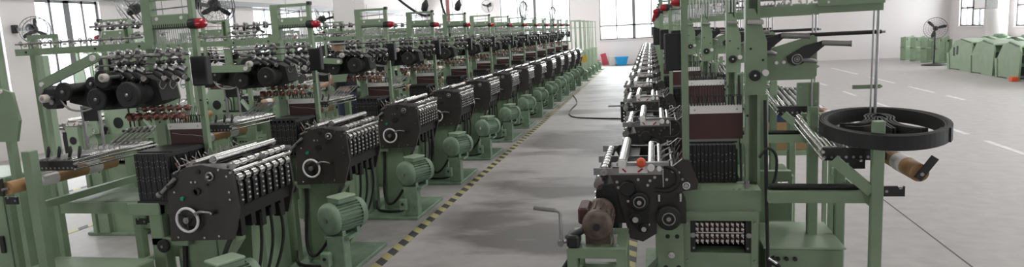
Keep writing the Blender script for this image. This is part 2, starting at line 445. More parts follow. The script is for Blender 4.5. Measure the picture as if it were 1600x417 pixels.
        b.build('heddle_frame', T)
    b = mb('black').box(-.335,-.12,.0,y1+.0,.825,.845).box(-.338,-.329,.03,.31,.845,1.08).box(-.34,-.115,.05,.28,1.105,1.112); b.build('harness_base', T)
    # --- maroon board with white strip, springs above
    bt = 1.228 if left else 1.285
    b = mb('maroon').box(-.355,-.125,y1+.006,y1+.016,1.05 if left else 1.135,bt)
    b.build('harness_board', T)
    b = mb('ringwhite').box(-.352,-.128,y1-.012,y1+.022,bt-.034,bt); b.m('steel'); bolts(b,[(-.33,bt-.017),(-.15,bt-.017)],y1-.012,.004,.003); bolts(b,[(-.33,bt-.017),(-.15,bt-.017)],y1+.022,.004,.003,1)
    b.build('board_strip', T)
    b = mb('cream').tube(smooth_path([(-.34,y1+.004,1.172),(-.26,y1+.003,1.160),(-.20,y1+.004,1.157),(-.13,y1+.004,1.148)],4),.0014,5); b.build('loose_thread', T)
    b = mb('black')
    for i in range(18):
        x = -.345+.0122*i
        b.cyl((x,y1+.01,bt),(x+.004*((i*7)%3-1),y1+.01,bt+.04),.0032,n=6).cyl((x,y1+.01,bt+.04),(x,y1+.01,bt+.095),.0014,n=5)
        b.torus((x,y1+.01,bt+.043),(0,1,0),.005,.0015,8,4)
    b.build('harness_springs', T)
    # --- posts
    b = mb('green').box(-.125,-.095,.325,.355,.42,1.945); b.m('black').cyl((-.11,.324,1.36),(-.11,.32,1.36),.006,n=8); b.build('front_post', T)
    b = mb('green').box(-.425,-.365,.318,.332,.42,1.945).box(-.425,-.413,.332,.372,.42,1.945).box(-.377,-.365,.332,.372,.42,1.945)
    b.m('black'); bolts(b,[(-.395,1.24),(-.395,1.62),(-.395,.95)],.318,.006,.003); bolts(b,[(-.372,1.24)],.372,.006,.003,1)
    b.build('rear_post', T)
    b = mb('green').box(-.425,-.095,.325,.355,1.935,1.955); b.m('steel').cyl((-.38,.34,1.885),(-.11,.34,1.895),.004,n=6).cyl((-.30,.34,1.85),(-.30,.34,2.0),.003,n=6).cyl((-.17,.34,1.85),(-.17,.34,1.94),.003,n=6)
    b.m('black').box(-.115,-.09,.32,.36,1.94,1.965)
    b.build('top_crossbar', T)
    b = mb('green').bbox(-.365,-.125,.315,.362,1.772,1.855,.005)
    b.m('white').cyl((-.325,.315,1.832),(-.325,.311,1.832),.010,n=12).cyl((-.165,.315,1.832),(-.165,.311,1.832),.010,n=12)
    b.cyl((-.325,.362,1.832),(-.325,.366,1.832),.010,n=12).cyl((-.165,.362,1.832),(-.165,.366,1.832),.010,n=12)
    b.build('spring_box', T)
    b = mb('steel')
    for i in range(17): b.cyl((-.355+.0138*i,.338,1.69),(-.355+.0138*i,.338,1.775),.0028,n=5)
    b.m('black').box(-.36,-.13,.310,.3145,1.776,1.782)
    for i in range(17): b.box(-.357+.0138*i,-.352+.0138*i,.3135,.3152,1.782,1.800)
    b.build('return_springs', T)
    lam = mb('black').lathe((-.136,.335,1.795),(1,0,0),[(0,.022),(.008,.030),(.05,.031),(.058,.030)],18).build('warning_lamp', T)
    mb('red').lathe((-.078,.335,1.795),(1,0,0),[(0,.0305),(.025,.029),(.042,.024),(.052,.015),(.054,.006)],18).build('lamp_lens', lam)
    b = mb('black').bbox(-.125,-.022,.285,.335,1.445,1.612,.006); b.build('control_box', T)
    # small rectangular guard of rods next to the control box
    b = mb('green').box(-.125,-.10,.33,.35,1.675,1.69); b.m('steel').tube([(-.11,.345,1.72),(-.05,.36,1.72),(-.05,.40,1.72)],.004,6); b.build('top_bracket', T)
    # --- creel: beams, rods, feeders
    xe = -1.32 if left else -.92
    b = mb('green').box(xe,-.365,.30,.325,1.665,1.705)
    b.m('black'); bolts(b,[(-.45,1.685),(-.75,1.685),(xe+.08,1.685)],.30,.007,.004)
    b.build('creel_beam', T)
    b = mb('steel').cyl((xe,.31,1.735),(-.43,.31,1.735),.006,n=8)
    n = 12 if left else 7
    for i in range(n):
        x = xe+.04+(-.47-xe)*i/n; b.torus((x,.31,1.738),(1,0,.3),.011,.004,10,5).cyl((x,.31,1.705),(x,.31,1.735),.004,n=6)
    b.m('cream')
    for i in range(n-1):
        x = xe+.07+(-.47-xe)*i/n; b.cyl((x,.30,1.722),(x,.318,1.722),.006,n=8)
    b.build('yarn_guide_rail', T)
    b = mb('steel').cyl((-.80,.335,1.812),(-.42,.335,1.812),.007,n=8).cyl((-.72,.30,1.70),(-.72,.335,1.812),.006,n=6)
    b.build('tension_rod', T)
    for i in range(4):
        x = -.735+.085*i
        b = mb('steel').lathe((x,.335,1.812),(1,0,0),[(-.018,.012),(-.012,.022),(-.004,.022),(0,.012),(.006,.024),(.014,.022),(.02,.012)],14)
        b.ball((x,.315,1.828),.012).tube([(x,.33,1.80),(x+.012,.31,1.79),(x+.02,.30,1.80)],.005,6); b.m('black').cyl((x-.02,.32,1.795),(x+.024,.32,1.79),.006,n=6)
        b.build('disc_tensioner', T)
    # feeder rods with units; the units hang in ten columns between creel and posts
    yb = .16 if left else .30
    if feed:
        b = mb('chrome').cyl((-.66,yb,1.632),(-.02,yb,1.632),.010,n=10); b.m('steel').cyl((-.62,yb+.01,1.585),(-.14,yb+.01,1.585),.005,n=8).cyl((-.62,yb+.02,1.53),(-.14,yb+.02,1.53),.007,n=8)
        b.build('feeder_rod', T)
    cols = [-.445,-.385,-.325,-.195,-.130,-.066]
    for i, x in enumerate(cols if feed else []):
        b = mb('steel').tube([(x-.004,yb-.008,1.610),(x-.016,yb-.02,1.640),(x+.004,yb-.03,1.664),(x+.030,yb-.034,1.655),(x+.040,yb-.034,1.638)],[.011,.012,.011,.008,.005],8)
        b.cyl((x-.020,yb-.02,1.632),(x+.018,yb-.02,1.632),.0145,n=12)
        b.m('black').ball((x+.006,yb-.04,1.592),.015).cyl((x,yb+.02,1.60),(x+.006,yb-.04,1.592),.005,n=6).ball((x+.026,yb-.035,1.588),.010)
        b.m('steel').cyl((x-.024,yb-.03,1.572),(x+.026,yb-.02,1.545),.018,n=12).ball((x-.012,yb-.045,1.562),.011)
        b.m('black').cyl((x-.026,yb-.035,1.540),(x+.030,yb-.045,1.508),.019,n=12).cyl((x-.014,yb,1.515),(x+.03,yb-.02,1.49),.013,n=8)
        b.m('chrome').cyl((x+.026,yb-.045,1.512),(x+.038,yb-.05,1.505),.016,n=10).cyl((x-.030,yb-.034,1.542),(x-.024,yb-.035,1.539),.013,n=10)
        b.m('steel').tube(smooth_path([(x,yb-.03,1.495),(x-.010,yb-.035,1.465),(x+.008,yb-.035,1.445),(x+.030,yb-.03,1.470)],3),.0022,5)
        b.build('yarn_feeder', T)
    if left:
        # big black let-off drums, cream rings and the green swing arm
        for (u, z, r, yy0, yy1) in ((-.765,1.455,.052,.05,.30),(-.50,1.515,.052,.05,.30),(-.62,1.49,.040,.10,.34),(-.335,1.425,.072,.03,.22),(-.565,1.405,.062,.06,.32)):
            b = mb('rubber').lathe((u,yy0,z),(0,1,0),[(0,r*.9),(.004,r),(.022,r),(.026,r*.8),(yy1-yy0-.026,r*.8),(yy1-yy0-.022,r),(yy1-yy0,r)],22)
            b.lathe((u,yy0,z),(0,-1,0),[(0,r*.45),(.004,r*.42)],18).m('steel').lathe((u,yy0,z),(0,-1,0),[(-.01,.012),(.006,.010),(.010,.005)],12); b.build('let_off_drum', T)
        b = mb('rubber').prism([(-.84,1.44),(-.60,1.54),(-.40,1.545),(-.25,1.49),(-.23,1.38),(-.34,1.345),(-.62,1.335),(-.84,1.385)],.16,.31); b.build('drum_housing', T)
        for u, z in ((-.835,1.425),(-.435,1.525)):
            b = mb('cream').lathe((u,-.02,z),(0,1,0),[(0,.013),(0,.021),(.004,.023),(.03,.023),(.034,.020),(.034,.010)],18); b.m('steel').cyl((u,-.024,z),(u,.1,z),.010,n=10); b.build('cream_ring', T)
        b = mb('green'); pts = [Vector((-.87,.03,1.50)), Vector((-.50,.03,1.635))]
        d = (pts[1]-pts[0]).normalized(); nrm = Vector((-d.z,0,d.x)); w = .026
        ang = math.atan2(d.z, d.x)
        poly = [(pts[1].x+w*math.cos(ang+t), pts[1].z+w*math.sin(ang+t)) for t in [PI/2-PI*k/8 for k in range(9)]]+[(pts[0].x+w*math.cos(ang+t), pts[0].z+w*math.sin(ang+t)) for t in [-PI/2-PI*k/8 for k in range(9)]]
        b.prism(poly, .02, .036); b.m('white').cyl((-.505,.02,1.632),(-.505,.008,1.632),.016,n=14).cyl((-.86,.02,1.503),(-.86,.010,1.503),.012,n=12); b.build('swing_arm', T)
        b = mb('black').bbox(-.93,-.80,.05,.12,1.36,1.49,.02); b.m('steel').cyl((-.90,.04,1.47),(-.90,.05,1.47),.02,n=12).cyl((-.84,.04,1.40),(-.84,.05,1.40),.015,n=10).tube(smooth_path([(-.80,.06,1.42),(-.74,.05,1.36),(-.66,.06,1.345),(-.6,.07,1.36)],4),.006,6); b.build('let_off_gearbox', T)
        # creel end stand
        for y in (.10,.34): 
            b = mb('green').box(-1.24,-1.205,y-.02,y+.02,0,1.76); b.build('creel_post', T)
        b = mb('green').prism([(-1.30,1.18),(-1.14,1.18),(-1.10,1.30),(-1.12,1.46),(-1.30,1.52)],.06,.078); b.m('black'); bolts(b,[(-1.15,1.30),(-1.21,1.42),(-1.17,1.24)],.08,.012,.004); b.m('white').cyl((-1.19,.06,1.47),(-1.19,.05,1.47),.012,n=10); b.build('creel_plate', T)
        b = mb('green').box(-1.24,-1.04,.32,.345,1.76,1.785).box(-1.06,-1.04,.32,.345,1.70,1.78); b.build('creel_top_frame', T)
        b = mb('palegreen').box(-1.12,-1.085,.26,.30,.80,1.66); b.build('creel_post', T)
    else:
        # plates with let-off levers
        b = mb('green').prism([(-.365,1.33),(-.445,1.33),(-.452,1.36),(-.452,1.56),(-.43,1.63),(-.40,1.70),(-.365,1.70)],.36,.376)
        b.m('black'); bolts(b,[(-.385,1.53),(-.40,1.64),(-.435,1.48)],.376,.005,.003,1)
        b.m('rubber').lathe((-.402,.376,1.415),(0,1,0),[(0,.024),(.012,.024),(.014,.02)],18); b.m('white').cyl((-.445,.376,1.425),(-.445,.386,1.425),.014,n=14).cyl((-.402,.388,1.415),(-.402,.392,1.415),.005,n=8)
        b.build('side_bracket', T)
        b = mb('green').prism([(-.455,1.52),(-.65,1.575),(-.665,1.565),(-.665,1.40),(-.65,1.385),(-.455,1.385)],.30,.316)
        b.m('chrome'); bolts(b,[(-.50,1.462),(-.53,1.463)],.316,.008,.004,1); b.build('let_off_plate', T)
        for (u, z, du) in ((-.58,1.475,.10),(-.415,1.515,.07)):
            lv = mb('black').prism([(u+.04,z+.012),(u-.03,z+.055),(u-.105,z+.075),(u-.12,z+.06),(u-.07,z+.02),(u-.02,z-.022),(u+.01,z-.028),(u+.035,z-.012)],.318,.334)
            lv.m('steel').torus((u,.336,z),(0,1,0),.020,.0035,18,6).torus((u,.338,z),(0,1,0),.011,.003,14,6).cyl((u,.33,z),(u,.345,z),.006,n=8)
            lv.tube([(u-.02,.34,z-.004),(u-.06,.345,z-.006),(u-.08,.345,z-.014)],[.008,.010,.007],8)
            o = lv.build('let_off_lever', T)
            g = mb('steel').cyl((u-.10,.335,z+.066),(u-.205,.36,z+.058),.012,n=12).cyl((u-.205,.36,z+.058),(u-.21,.361,z+.058),.014,n=12); g.build('lever_grip', o)
        b = mb('black').cyl((-.455,.27,1.575),(-.92,.27,1.575),.009,n=10).box(-.80,-.92,.262,.278,1.568,1.586) if False else mb('black').cyl((-.455,.27,1.575),(-.93,.27,1.575),.009,n=10)
        b.m('steel').cyl((-.93,.27,1.575),(-.945,.27,1.575),.006,n=8); b.build('let_off_bar', T)
        b = mb('chrome').cyl((-.37,.38,1.645),(-.43,.38,1.640),.013,n=14).cyl((-.43,.38,1.64),(-.436,.38,1.64),.009,n=10); b.build('chrome_knob', T)
        b = mb('green').box(-.92,-.66,.33,.345,1.695,1.735); b.m('chrome'); bolts(b,[(-.70,1.71),(-.88,1.715)],.345,.006,.004,1)
        b.m('steel')
        for i in range(9): b.torus((-.60-.02*i,.32,1.742),(1,0,.4),.010,.003,8,5)
        b.build('creel_beam', T)
        b = mb('steel').cyl((-.905,.29,.86),(-.912,.29,1.74),.0065,n=10).cyl((-.885,.30,1.10),(-.892,.30,1.74),.004,n=8); b.build('creel_rod', T)
        b = mb('green').box(-.93,-.82,.27,.285,1.333,1.35); b.m('steel').cyl((-.93,.278,1.342),(-.937,.278,1.342),.005,n=8); b.build('rod_crosspiece', T)
        b = mb('steel').cyl((-.66,.25,1.1),(-.66,.25,1.7),.004,n=8); b.build('creel_rod', T)
    # --- red-brown tension disc bank
    if feed:
      b = mb('steel').cyl((-.49,.21,1.285),(-.10,.21,1.30),.005,n=8).cyl((-.47,.24,1.325),(-.10,.24,1.335),.005,n=8); b.m('copper').cyl((-.50,.21,1.285),(-.47,.21,1.286),.024,n=14); b.build('tension_bank_rod', T)
    for i in range(6 if feed else 0):
        x = -.435+.055*i
        b = mb('copper').lathe((x,.21,1.287),(1,0,.1),[(-.016,.008),(-.010,.022),(-.004,.024),(0,.009),(.006,.024),(.014,.02),(.02,.006)],14)
        b.lathe((x+.02,.24,1.329),(1,0,.1),[(-.014,.006),(-.008,.019),(-.002,.02),(.004,.008),(.01,.019),(.016,.008)],12)
        b.m('chrome').ball((x+.006,.19,1.312),.009).tube([(x,.20,1.29),(x+.012,.18,1.27),(x+.02,.18,1.285)],.003,6).ball((x+.028,.22,1.348),.008)
        b.build('tension_disc', T)
    # --- roller table
    tz = (lambda y: 0.0) if left else (lambda y: .02+.11*(.56-y))
    x0, x1, ty0, ty1 = (-.785, -.535, -.16, .42) if left else (-.875, -.638, .02, .56)
    for y in (ty0, ty1):
        dz = tz(y); b = mb('black').box(x0,x1,y-.008,y+.008,1.055+dz,1.105+dz); b.m('steel')
        for i in range(9): b.cyl((x0+.015+.027*i,y-.0085,1.068+dz),(x0+.015+.027*i,y+.0085,1.068+dz),.006,n=8)
        b.cyl((x0-.006,y,1.09+dz),(x0+.002,y,1.09+dz),.01,n=8).cyl((x1-.002,y,1.09+dz),(x1+.006,y,1.09+dz),.01,n=8)
        b.build('table_end_plate', T)
    for i in range(7):
        x = x0+.022+.034*i
        mb('chrome' if i > 4 else 'steel').cyl((x,ty0,1.104+tz(ty0)),(x,ty1,1.104+tz(ty1)),.0115,n=10).build('table_roller', T)
    for x, z in ((x0,1.09),(x1,1.09),(x1,1.062)):
        mb('chrome').cyl((x,ty0-.01,z+tz(ty0)),(x,ty1+.01,z+tz(ty1)),.007,n=8).build('table_rail', T)
    b = mb('steel')
    for i in range(7): b.tube([(x0+.03+.036*i,.15,1.11+tz(.15)),(x0+.02+.036*i,.16,1.135+tz(.15)),(x0+.035+.036*i,.18,1.14+tz(.15))],.003,5)
    b.build('thread_guides', T)
    if left:
        b = mb('steel')
        for i in range(6): b.cyl((-.74+.03*i,.30+.01*i,1.115),(-.67+.03*i,.40+.01*i,1.20),.006,n=8)
        b.bar((-.76,.33,1.125),(-.57,.35,1.13),.012,.012); b.bar((-.69,.41,1.195),(-.50,.46,1.20),.012,.012); b.build('guide_rods', T)
        b = mb('steel').box(-.815,-.80,.20,.215,1.10,1.36).box(-.80,-.69,.20,.215,1.345,1.36).box(-.70,-.69,.20,.215,1.12,1.345); b.m('black').box(-.80,-.70,.206,.210,1.27,1.345); b.build('thread_frame', T)
        b = mb('black')
        for q in (-.77,-.70,-.63,-.57): b.tube([(q,-.10,1.115),(q+.012,-.10,1.15),(q+.004,-.09,1.17)],[.008,.010,.006],7)
        b.build('table_clip', T)
    else:
        b = mb('black').bar((-.74,.10,1.11),(-.68,.05,1.23),.012,.020); b.m('green').bar((-.80,.10,1.11),(-.72,.05,1.20),.012,.03); b.build('guide_lever', T)
        b = mb('green').box(-.76,-.66,.02,.04,1.14,1.20); b.build('guide_panel', T)
    # --- creel stand under the table
    for x, y, zt in ((-.695,-.27,1.18),(-.90,.62,1.05),(-.74,.66,1.05)) if left else ((-.83,-.05,1.05),(-.815,.66,1.245)):
        b = mb('green').bbox(x-(.028 if left else .021),x+(.028 if left else .021),y-.025,y+(.025 if left else .01),0,zt,.003); b.build('stand_post', T)
    for x, y, zt in ((-.785,.24,1.10),(-.487,.04,1.30),(-.67,.235,1.258)) if not left else ((-.50,.50,1.05),):
        b = mb('green').bbox(x-.021,x+.021,y-.02,y+.02,0,zt,.004); b.m('black').box(x+.0211,x+.0225,y-.004,y+.004,.05,.80); b.build('stand_post', T)
    if not left:
        b = mb('green').bbox(-.695,-.60,.225,.24,1.258,1.365,.004); b.m('steel'); bolts(b,[(-.68,1.28),(-.615,1.345)],.24,.005,.004,1); b.build('post_panel', T)
    b = mb('green').box(-.81,-.42,.60,.635,.915,.962) if not left else mb('green').box(-.82,-.785,-.2,.62,.84,.88)
    b.build('stand_rail', T)
    if not left: mb('green').box(-.835,-.815,-.04,.66,.885,.92).build('stand_rail', T)
    if left:
        b = mb('green').box(-.815,-.785,-.2,.62,.30,.33); b.build('stand_rail', T)
        mb('green').box(-.92,-.72,.62,.64,.50,.53).build('stand_rail', T)
    else:
        b = mb('rubber').cyl((-.43,.60,.977),(-.76,.60,.973),.012,n=10).cyl((-.43,.585,.965),(-.79,.585,.965),.008,n=8); b.m('chrome').cyl((-.46,.60,.990),(-.50,.60,.990),.004,n=6); b.build('drive_shaft', T)
        mb('green').bar((-.67,.60,1.085),(-.80,.65,.965),.025,.04).build('stand_brace', T)
    for (x, y, z) in ((-.748,.575,1.062),(-.870,.652,.968)) if not left else ((-.84,.575,.56),(-.93,-.20,.90)):
        b = mb('black').prism([(x-.045,z-.02),(x+.035,z-.02),(x+.035,z+.02),(x-.02,z+.02),(x-.024,z+.008),(x-.036,z+.008),(x-.04,z+.02),(x-.045,z+.02)],y-.004,y+.004)
        b.m('steel').cyl((x+.02,y-.006,z),(x+.02,y+.006,z),.006,n=8).torus((x-.03,y,z+.004),(0,1,0),.010,.003,12,5); b.build('bearing_bracket', T)
    # wrapped wooden roller and its arm
    yw0, yw1 = (-.34,.36) if left else (.10,.72)
    xr = -.785 if left else -.94
    zr = 1.0 if left else 1.055
    b = mb('wood').cyl((xr,yw0,zr),(xr,yw1,zr),.034,n=18)
    b.m('white').cyl((xr,yw0+.10,zr),(xr,yw0+.28,zr),.036,n=18).cyl((xr,yw1-.22,zr),(xr,yw1-.12,zr),.036,n=18)
    b.m('steel').cyl((xr,yw0-.012,zr),(xr,yw1+.012,zr),.010,n=10); b.build('wrapped_roller', T)
    ye = yw0-.018 if left else yw1+.018
    b = mb('black').bar((xr-.02,ye,zr-.035),(xr-.02,ye,zr+.055),.012,.03,(1,0,0)) if left else mb('black').bar((xr+.012,ye,zr-.02),(xr-.045,ye,zr+.062),.012,.026,(1,0,1))
    b.m('steel').cyl((xr,ye-.012,zr),(xr,ye+.012,zr),.007,n=8); b.build('roller_arm', T)
    # --- electrical cabinet on the floor under the creel
    if left:
        b = mb('green').bbox(-.84,-.22,-.36,-.06,.03,.545,.008); b.box(-.80,-.26,-.35,-.07,0,.03); b.m('black').cyl((-.3,-.36,.49),(-.3,-.37,.49),.012,n=10); b.build('electrical_cabinet', T)
    else:
        b = mb('green').bbox(-.76,-.44,.06,.44,.03,.66,.006); b.box(-.74,-.46,.08,.42,0,.03); b.m('palegreen').box(-.765,-.43,.05,.445,.66,.668)
        b.m('black')
        for x in (-.49,-.525,-.56): b.cyl((x,.44,.615),(x,.452,.615),.009,n=10)
        b.build('electrical_cabinet', T)
        b = mb('green').box(-.60,-.43,.10,.14,.70,.94); b.build('rear_panel', T)
    # --- hoses and cables
    if left:
        b = mb('rubber').tube(smooth_path([(.24,.10,.75),(.20,-.02,.60),(.14,-.04,.42),(.10,-.06,.25),(.0,-.06,.12),(-.08,-.03,.10),(-.12,.0,.20),(-.11,.03,.45),(-.10,.04,.62)],6),.013,8); b.build('power_cable', T)
        b = mb('rubber').tube(smooth_path([(.22,-.10,.28),(.20,-.09,.14),(.12,-.12,.06),(-.02,-.13,.045),(-.16,-.08,.05),(-.20,-.02,.12)],6),.012,8); b.build('power_cable', T)
        b = mb('rubber')
        for k in range(3): b.tube(smooth_path([(.24,.25+.1*k,.72),(.23+.01*k,.24+.1*k,.5),(.18,.2+.08*k,.25),(.05,.2,.06)],5),.009,7)
        b.build('cable_bundle', T)
        make_motor(T, (.24,-.13,.425))
    else:
        b = mb('rubber').tube(smooth_path([(-.40,.52,1.08),(-.435,.52,1.12),(-.47,.51,1.08),(-.465,.5,.98),(-.43,.5,.93)],5),.006,7).tube([(-.425,.50,1.32),(-.43,.505,1.0),(-.44,.50,.62),(-.46,.50,.40)],.008,7).tube(smooth_path([(-.47,.50,.64),(-.445,.50,.60),(-.46,.50,.40),(-.47,.48,.05)],5),.011,7).tube(smooth_path([(-.44,.50,.62),(-.49,.50,.585),(-.50,.50,.40),(-.51,.48,.05)],5),.010,7)
        b.m('chrome').cyl((-.44,.505,.64),(-.475,.505,.615),.008,n=8); b.build('power_cable', T)
    return T
def make_motor(T, c):
    cx, cy, cz = c
    mo = bpy.data.objects.new('motor', None); COL.objects.link(mo)
    mo.parent = T; mo.location = c; mo.rotation_euler = (0,0,-.45)
    b = mb('castgreen').lathe((0,-.13,0),(0,1,0),[(0,.02),(.0,.085),(.01,.108),(.03,.115),(.05,.115),(.052,.098),(.055,.098)],28)
    b.m('steel').cyl((0,-.13,0),(0,-.137,0),.020,n=12); b.build('end_bell', mo)
    b = mb('castgreen').cyl((0,-.08,0),(0,.13,0),.092,n=24)
    for i in range(26):
        a = 2*PI*i/26; b.bar((.1*math.cos(a),-.075,.1*math.sin(a)),(.1*math.cos(a),.12,.1*math.sin(a)),.005,.022,(math.cos(a),0,math.sin(a)))
    b.build('finned_body', mo)
    b = mb('castgreen').lathe((0,.12,0),(0,1,0),[(0,.108),(.045,.106),(.055,.09),(.056,.03)],26); b.m('black')
    for i in range(10):
        a = 2*PI*i/10; b.bar((.03*math.cos(a),.177,.03*math.sin(a)),(.075*math.cos(a),.177,.075*math.sin(a)),.008,.003,(0,1,0))
    b.build('fan_cover', mo)
    b = mb('castgreen').bbox(-.055,.065,-.06,.09,.10,.135,.006); b.m('palegreen').bbox(-.06,.07,-.065,.095,.135,.150,.004); b.build('terminal_box', mo)
    b = mb('castgreen').box(-.08,.08,-.06,-.03,-.125,-.085).box(-.08,.08,.07,.10,-.125,-.085); b.build('motor_foot', mo)
    g = mb('castgreen').bbox(cx-.07,cx+.06,cy-.11,cy-.01,.03,cz-.12,.006).box(cx-.09,cx+.10,cy-.10,cy+.10,cz-.145,cz-.124)
    g.m('steel'); bolts(g, [(cx-.04,.12),(cx+.03,.12)], cy-.11); g.build('motor_mount', T)
    g = mb('castgreen').bbox(cx-.10,cx-.03,cy-.17,cy-.115,.10,.20,.006); g.m('black').cyl((cx-.065,cy-.17,.16),(cx-.065,cy-.176,.16),.012,n=10); g.build('junction_box', T)

CEIL_W = 30.0; EXPO = 0.8
# ------------------------------------------------------------------ the hall
XL, XR, YN, YF, YF2, XS, ZC = -10.5, 10.55, -5.0, 30.8, 27.6, 3.3, 4.6
struct('floor', mb('floor').box(XL-.2, XR+.2, YN-.2, YF+.2, -.2, 0))
struct('ceiling', mb('ceil').box(XL-.2, XR+.2, YN-.2, YF+.2, ZC, ZC+.2))
WN = [0]
AREAS = []
def wall_with_windows(name, axis, pos, t, a0, a1, wins, sill, head):
    """axis 'x': wall in a plane x=pos running along y from a0 to a1; t = thickness direction"""
    b = mb('wall')
    def bx(u0, u1, z0, z1, p0=pos, p1=pos+t, bb=None):
        bb = bb or b; lo, hi = min(p0, p1), max(p0, p1)
        if axis == 'x': bb.box(lo, hi, u0, u1, z0, z1)
        else: bb.box(u0, u1, lo, hi, z0, z1)
    cur = a0
    for (w0, w1) in wins:
        if w0 > cur: bx(cur, w0, 0, ZC)
        bx(w0, w1, 0, sill); bx(w0, w1, head, ZC); cur = w1
    if cur < a1: bx(cur, a1, 0, ZC)
    struct(name, b)
    s = 1 if t > 0 else -1
    for (w0, w1) in wins:
        WN[0] += 1
        f = mb('alu'); c = .035; q0, q1 = pos+s*.06, pos+s*.12
        for u0, u1, z0, z1 in ((w0,w0+c*1.4,sill,head),(w1-c*1.4,w1,sill,head),(w0,w1,sill,sill+c*1.4),(w0,w1,head-c*1.4,head)): bx(u0,u1,z0,z1,q0,q1,f)
        zt = sill+.62
        if name != 'wall_left': bx(w0,w1,zt-c*.8,zt+c*.8,q0,q1,f)
        n = 4 if w1-w0 > 1.2 else 2
        for k in range(1, n):
            u = w0+(w1-w0)*k/n; ww = .022 if k % 2 else .065
            bx(u-ww,u+ww,sill,head,q0,q1,f)
        fr = f.build('window_%d' % WN[0]); fr['kind'] = 'structure'
        g = mb('glass'); bx(w0+c,w1-c,sill+c,head-c,pos+s*.088,pos+s*.092,g); g.build('glass_pane', fr)
        sl = mb('white'); bx(w0-.03,w1+.03,sill-.03,sill,pos-s*.04,pos+s*.12,sl); sl.build('window_sill', fr)
        AREAS.append((axis, pos+s*(abs(t)+.25), s, (w0+w1)/2, w1-w0, sill, head))
wall_with_windows('wall_left', 'x', XL, -.25, YN, YF, [(4.6,6.2),(7.0,9.25),(9.92,11.33),(13.2,14.68),(15.25,15.72),(16.5,19.05),(19.4,21.0),(26.7,30.3)], 1.0, 2.66)  # first window is out of view, added for front light
wall_with_windows('wall_far', 'y', YF, .25, XL, XS, [(-9.75,-8.75),(-6.95,-3.72),(-2.40,.65)], 1.12, 3.6)
struct('wall_step', mb('wall').box(XS, XS+.25, YF2, YF, 0, ZC))
wall_with_windows('wall_right', 'x', XR, .25, YN, YF2, [(2.5,4.5),(6.5,9.0),(10.5,12.8),(14.0,16.2),(20.4,23.05),(25.0,26.85)], 1.08, 2.9)  # unseen windows towards the camera end added for front light
wall_with_windows('wall_end', 'y', YF2, .25, XS+.25, XR, [], 1, 2)
wall_with_windows('wall_near', 'y', YN, -.25, XL, XR, [(-6.2,-4.8),(4.8,6.2)], 1.0, 2.9)  # windows behind the camera, added to light camera-facing sides
b = mb('alu').box(XL, XL+.14, YN, YF, 2.68, 2.80); struct('trim_1', b)
# columns
struct('column_left', mb('wall').bbox(-6.55,-6.03,8.0,8.5,0,ZC,.01))
struct('column_middle', mb('wall').bbox(-6.60,-6.10,13.3,13.8,0,ZC,.01))
struct('column_right', mb('wall').lathe((XR-.55,22.85,0),(0,0,1),[(0,.27),(ZC,.27)],28))
# floor markings
for i, x in enumerate((-2.04,-5.45,-7.10,-.20)):
    struct('trim_%d' % (i+2), mb('tape').box(x-.042, x+.042, 2.4 if i != 2 else 4.0, 28.5, .0, .0025))
b = mb('paintline')
y = 6.0
for seg in ((7.2,8.0),(8.3,9.4),(9.9,10.6),(10.9,11.6),(13.0,13.8),(15.0,16.0),(17.5,19.0)): b.box(4.02,4.10,seg[0],seg[1],0,.002)
struct('trim_6', b)
b = mb('paintline')
for seg in ((13.8,14.6),(15.2,16.6),(17.5,19.5),(20.5,23.5)): b.box(5.54,5.62,seg[0],seg[1],0,.002)
struct('trim_7', b)
struct('trim_8', mb('seam').box(1.98,1.99,2.5,26.5,0,.0015))


# ------------------------------------------------------------------ looms
ORD = ['nearest','second','third','fourth','fifth','sixth','seventh','eighth','ninth','tenth','eleventh','twelfth','thirteenth','fourteenth','fifteenth','sixteenth']
def lab(k, row):
    return ('green weaving loom nearest the camera in the %s' % row) if k == 0 else ('green weaving loom, %s from the camera in the %s' % (ORD[k], row))
PITCH = 1.42
A = make_loom('big green weaving loom with white handwheel ring, nearest in the row left of the aisle', 'left', 'looms in the row left of the aisle')
R0 = make_loom('green weaving loom nearest the camera right of the aisle, black pulleys on its side', 'right', 'looms in the row right of the aisle', False)
R1 = make_loom(lab(0, 'row backing onto the left row'), 'right', 'looms standing back to back with the left row')
b = mb('amber').lathe((.085,.56,1.076),(0,1,0),[(0,.012),(.01,.02),(.03,.02),(.036,.012)],14); o_ = b.build('orange_cap', R0)
index_children()
ALLCH[R0.name] = [c for c in ALLCH[R0.name] if c is not o_]
def put(proto, x, y, rz, label, group):
    o = copy_tree(proto); o.location = (x, y, 0); o.rotation_euler = (0,0,rz); o['label'] = label; o['group'] = group
    return o
A.location = (-2.45, 3.08, 0)
dyl = [0, -.08, .0] + [.0]*12
for k in range(1, 13):
    o = put(A, -2.45, 3.08+PITCH*k+dyl[k], 0, lab(k, 'row left of the aisle'), 'looms in the row left of the aisle')
    for c in list(o.children):      # the swing arms of the other looms hang level
        if c.name.startswith('swing_arm'):
            c.matrix_local = Matrix.Translation((-.87,.03,1.50)) @ Matrix.Rotation(math.radians(17+4*(k%3)), 4, 'Y') @ Matrix.Translation((.87,-.03,-1.50))
        if k == 3 and c.name.startswith('creel_post'): bpy.data.objects.remove(c)
dxr = [0, .07, .02, -.03] + [-.02]*12
R0.location = (.02, 3.44, 0); R0.rotation_euler = (0,0,PI)
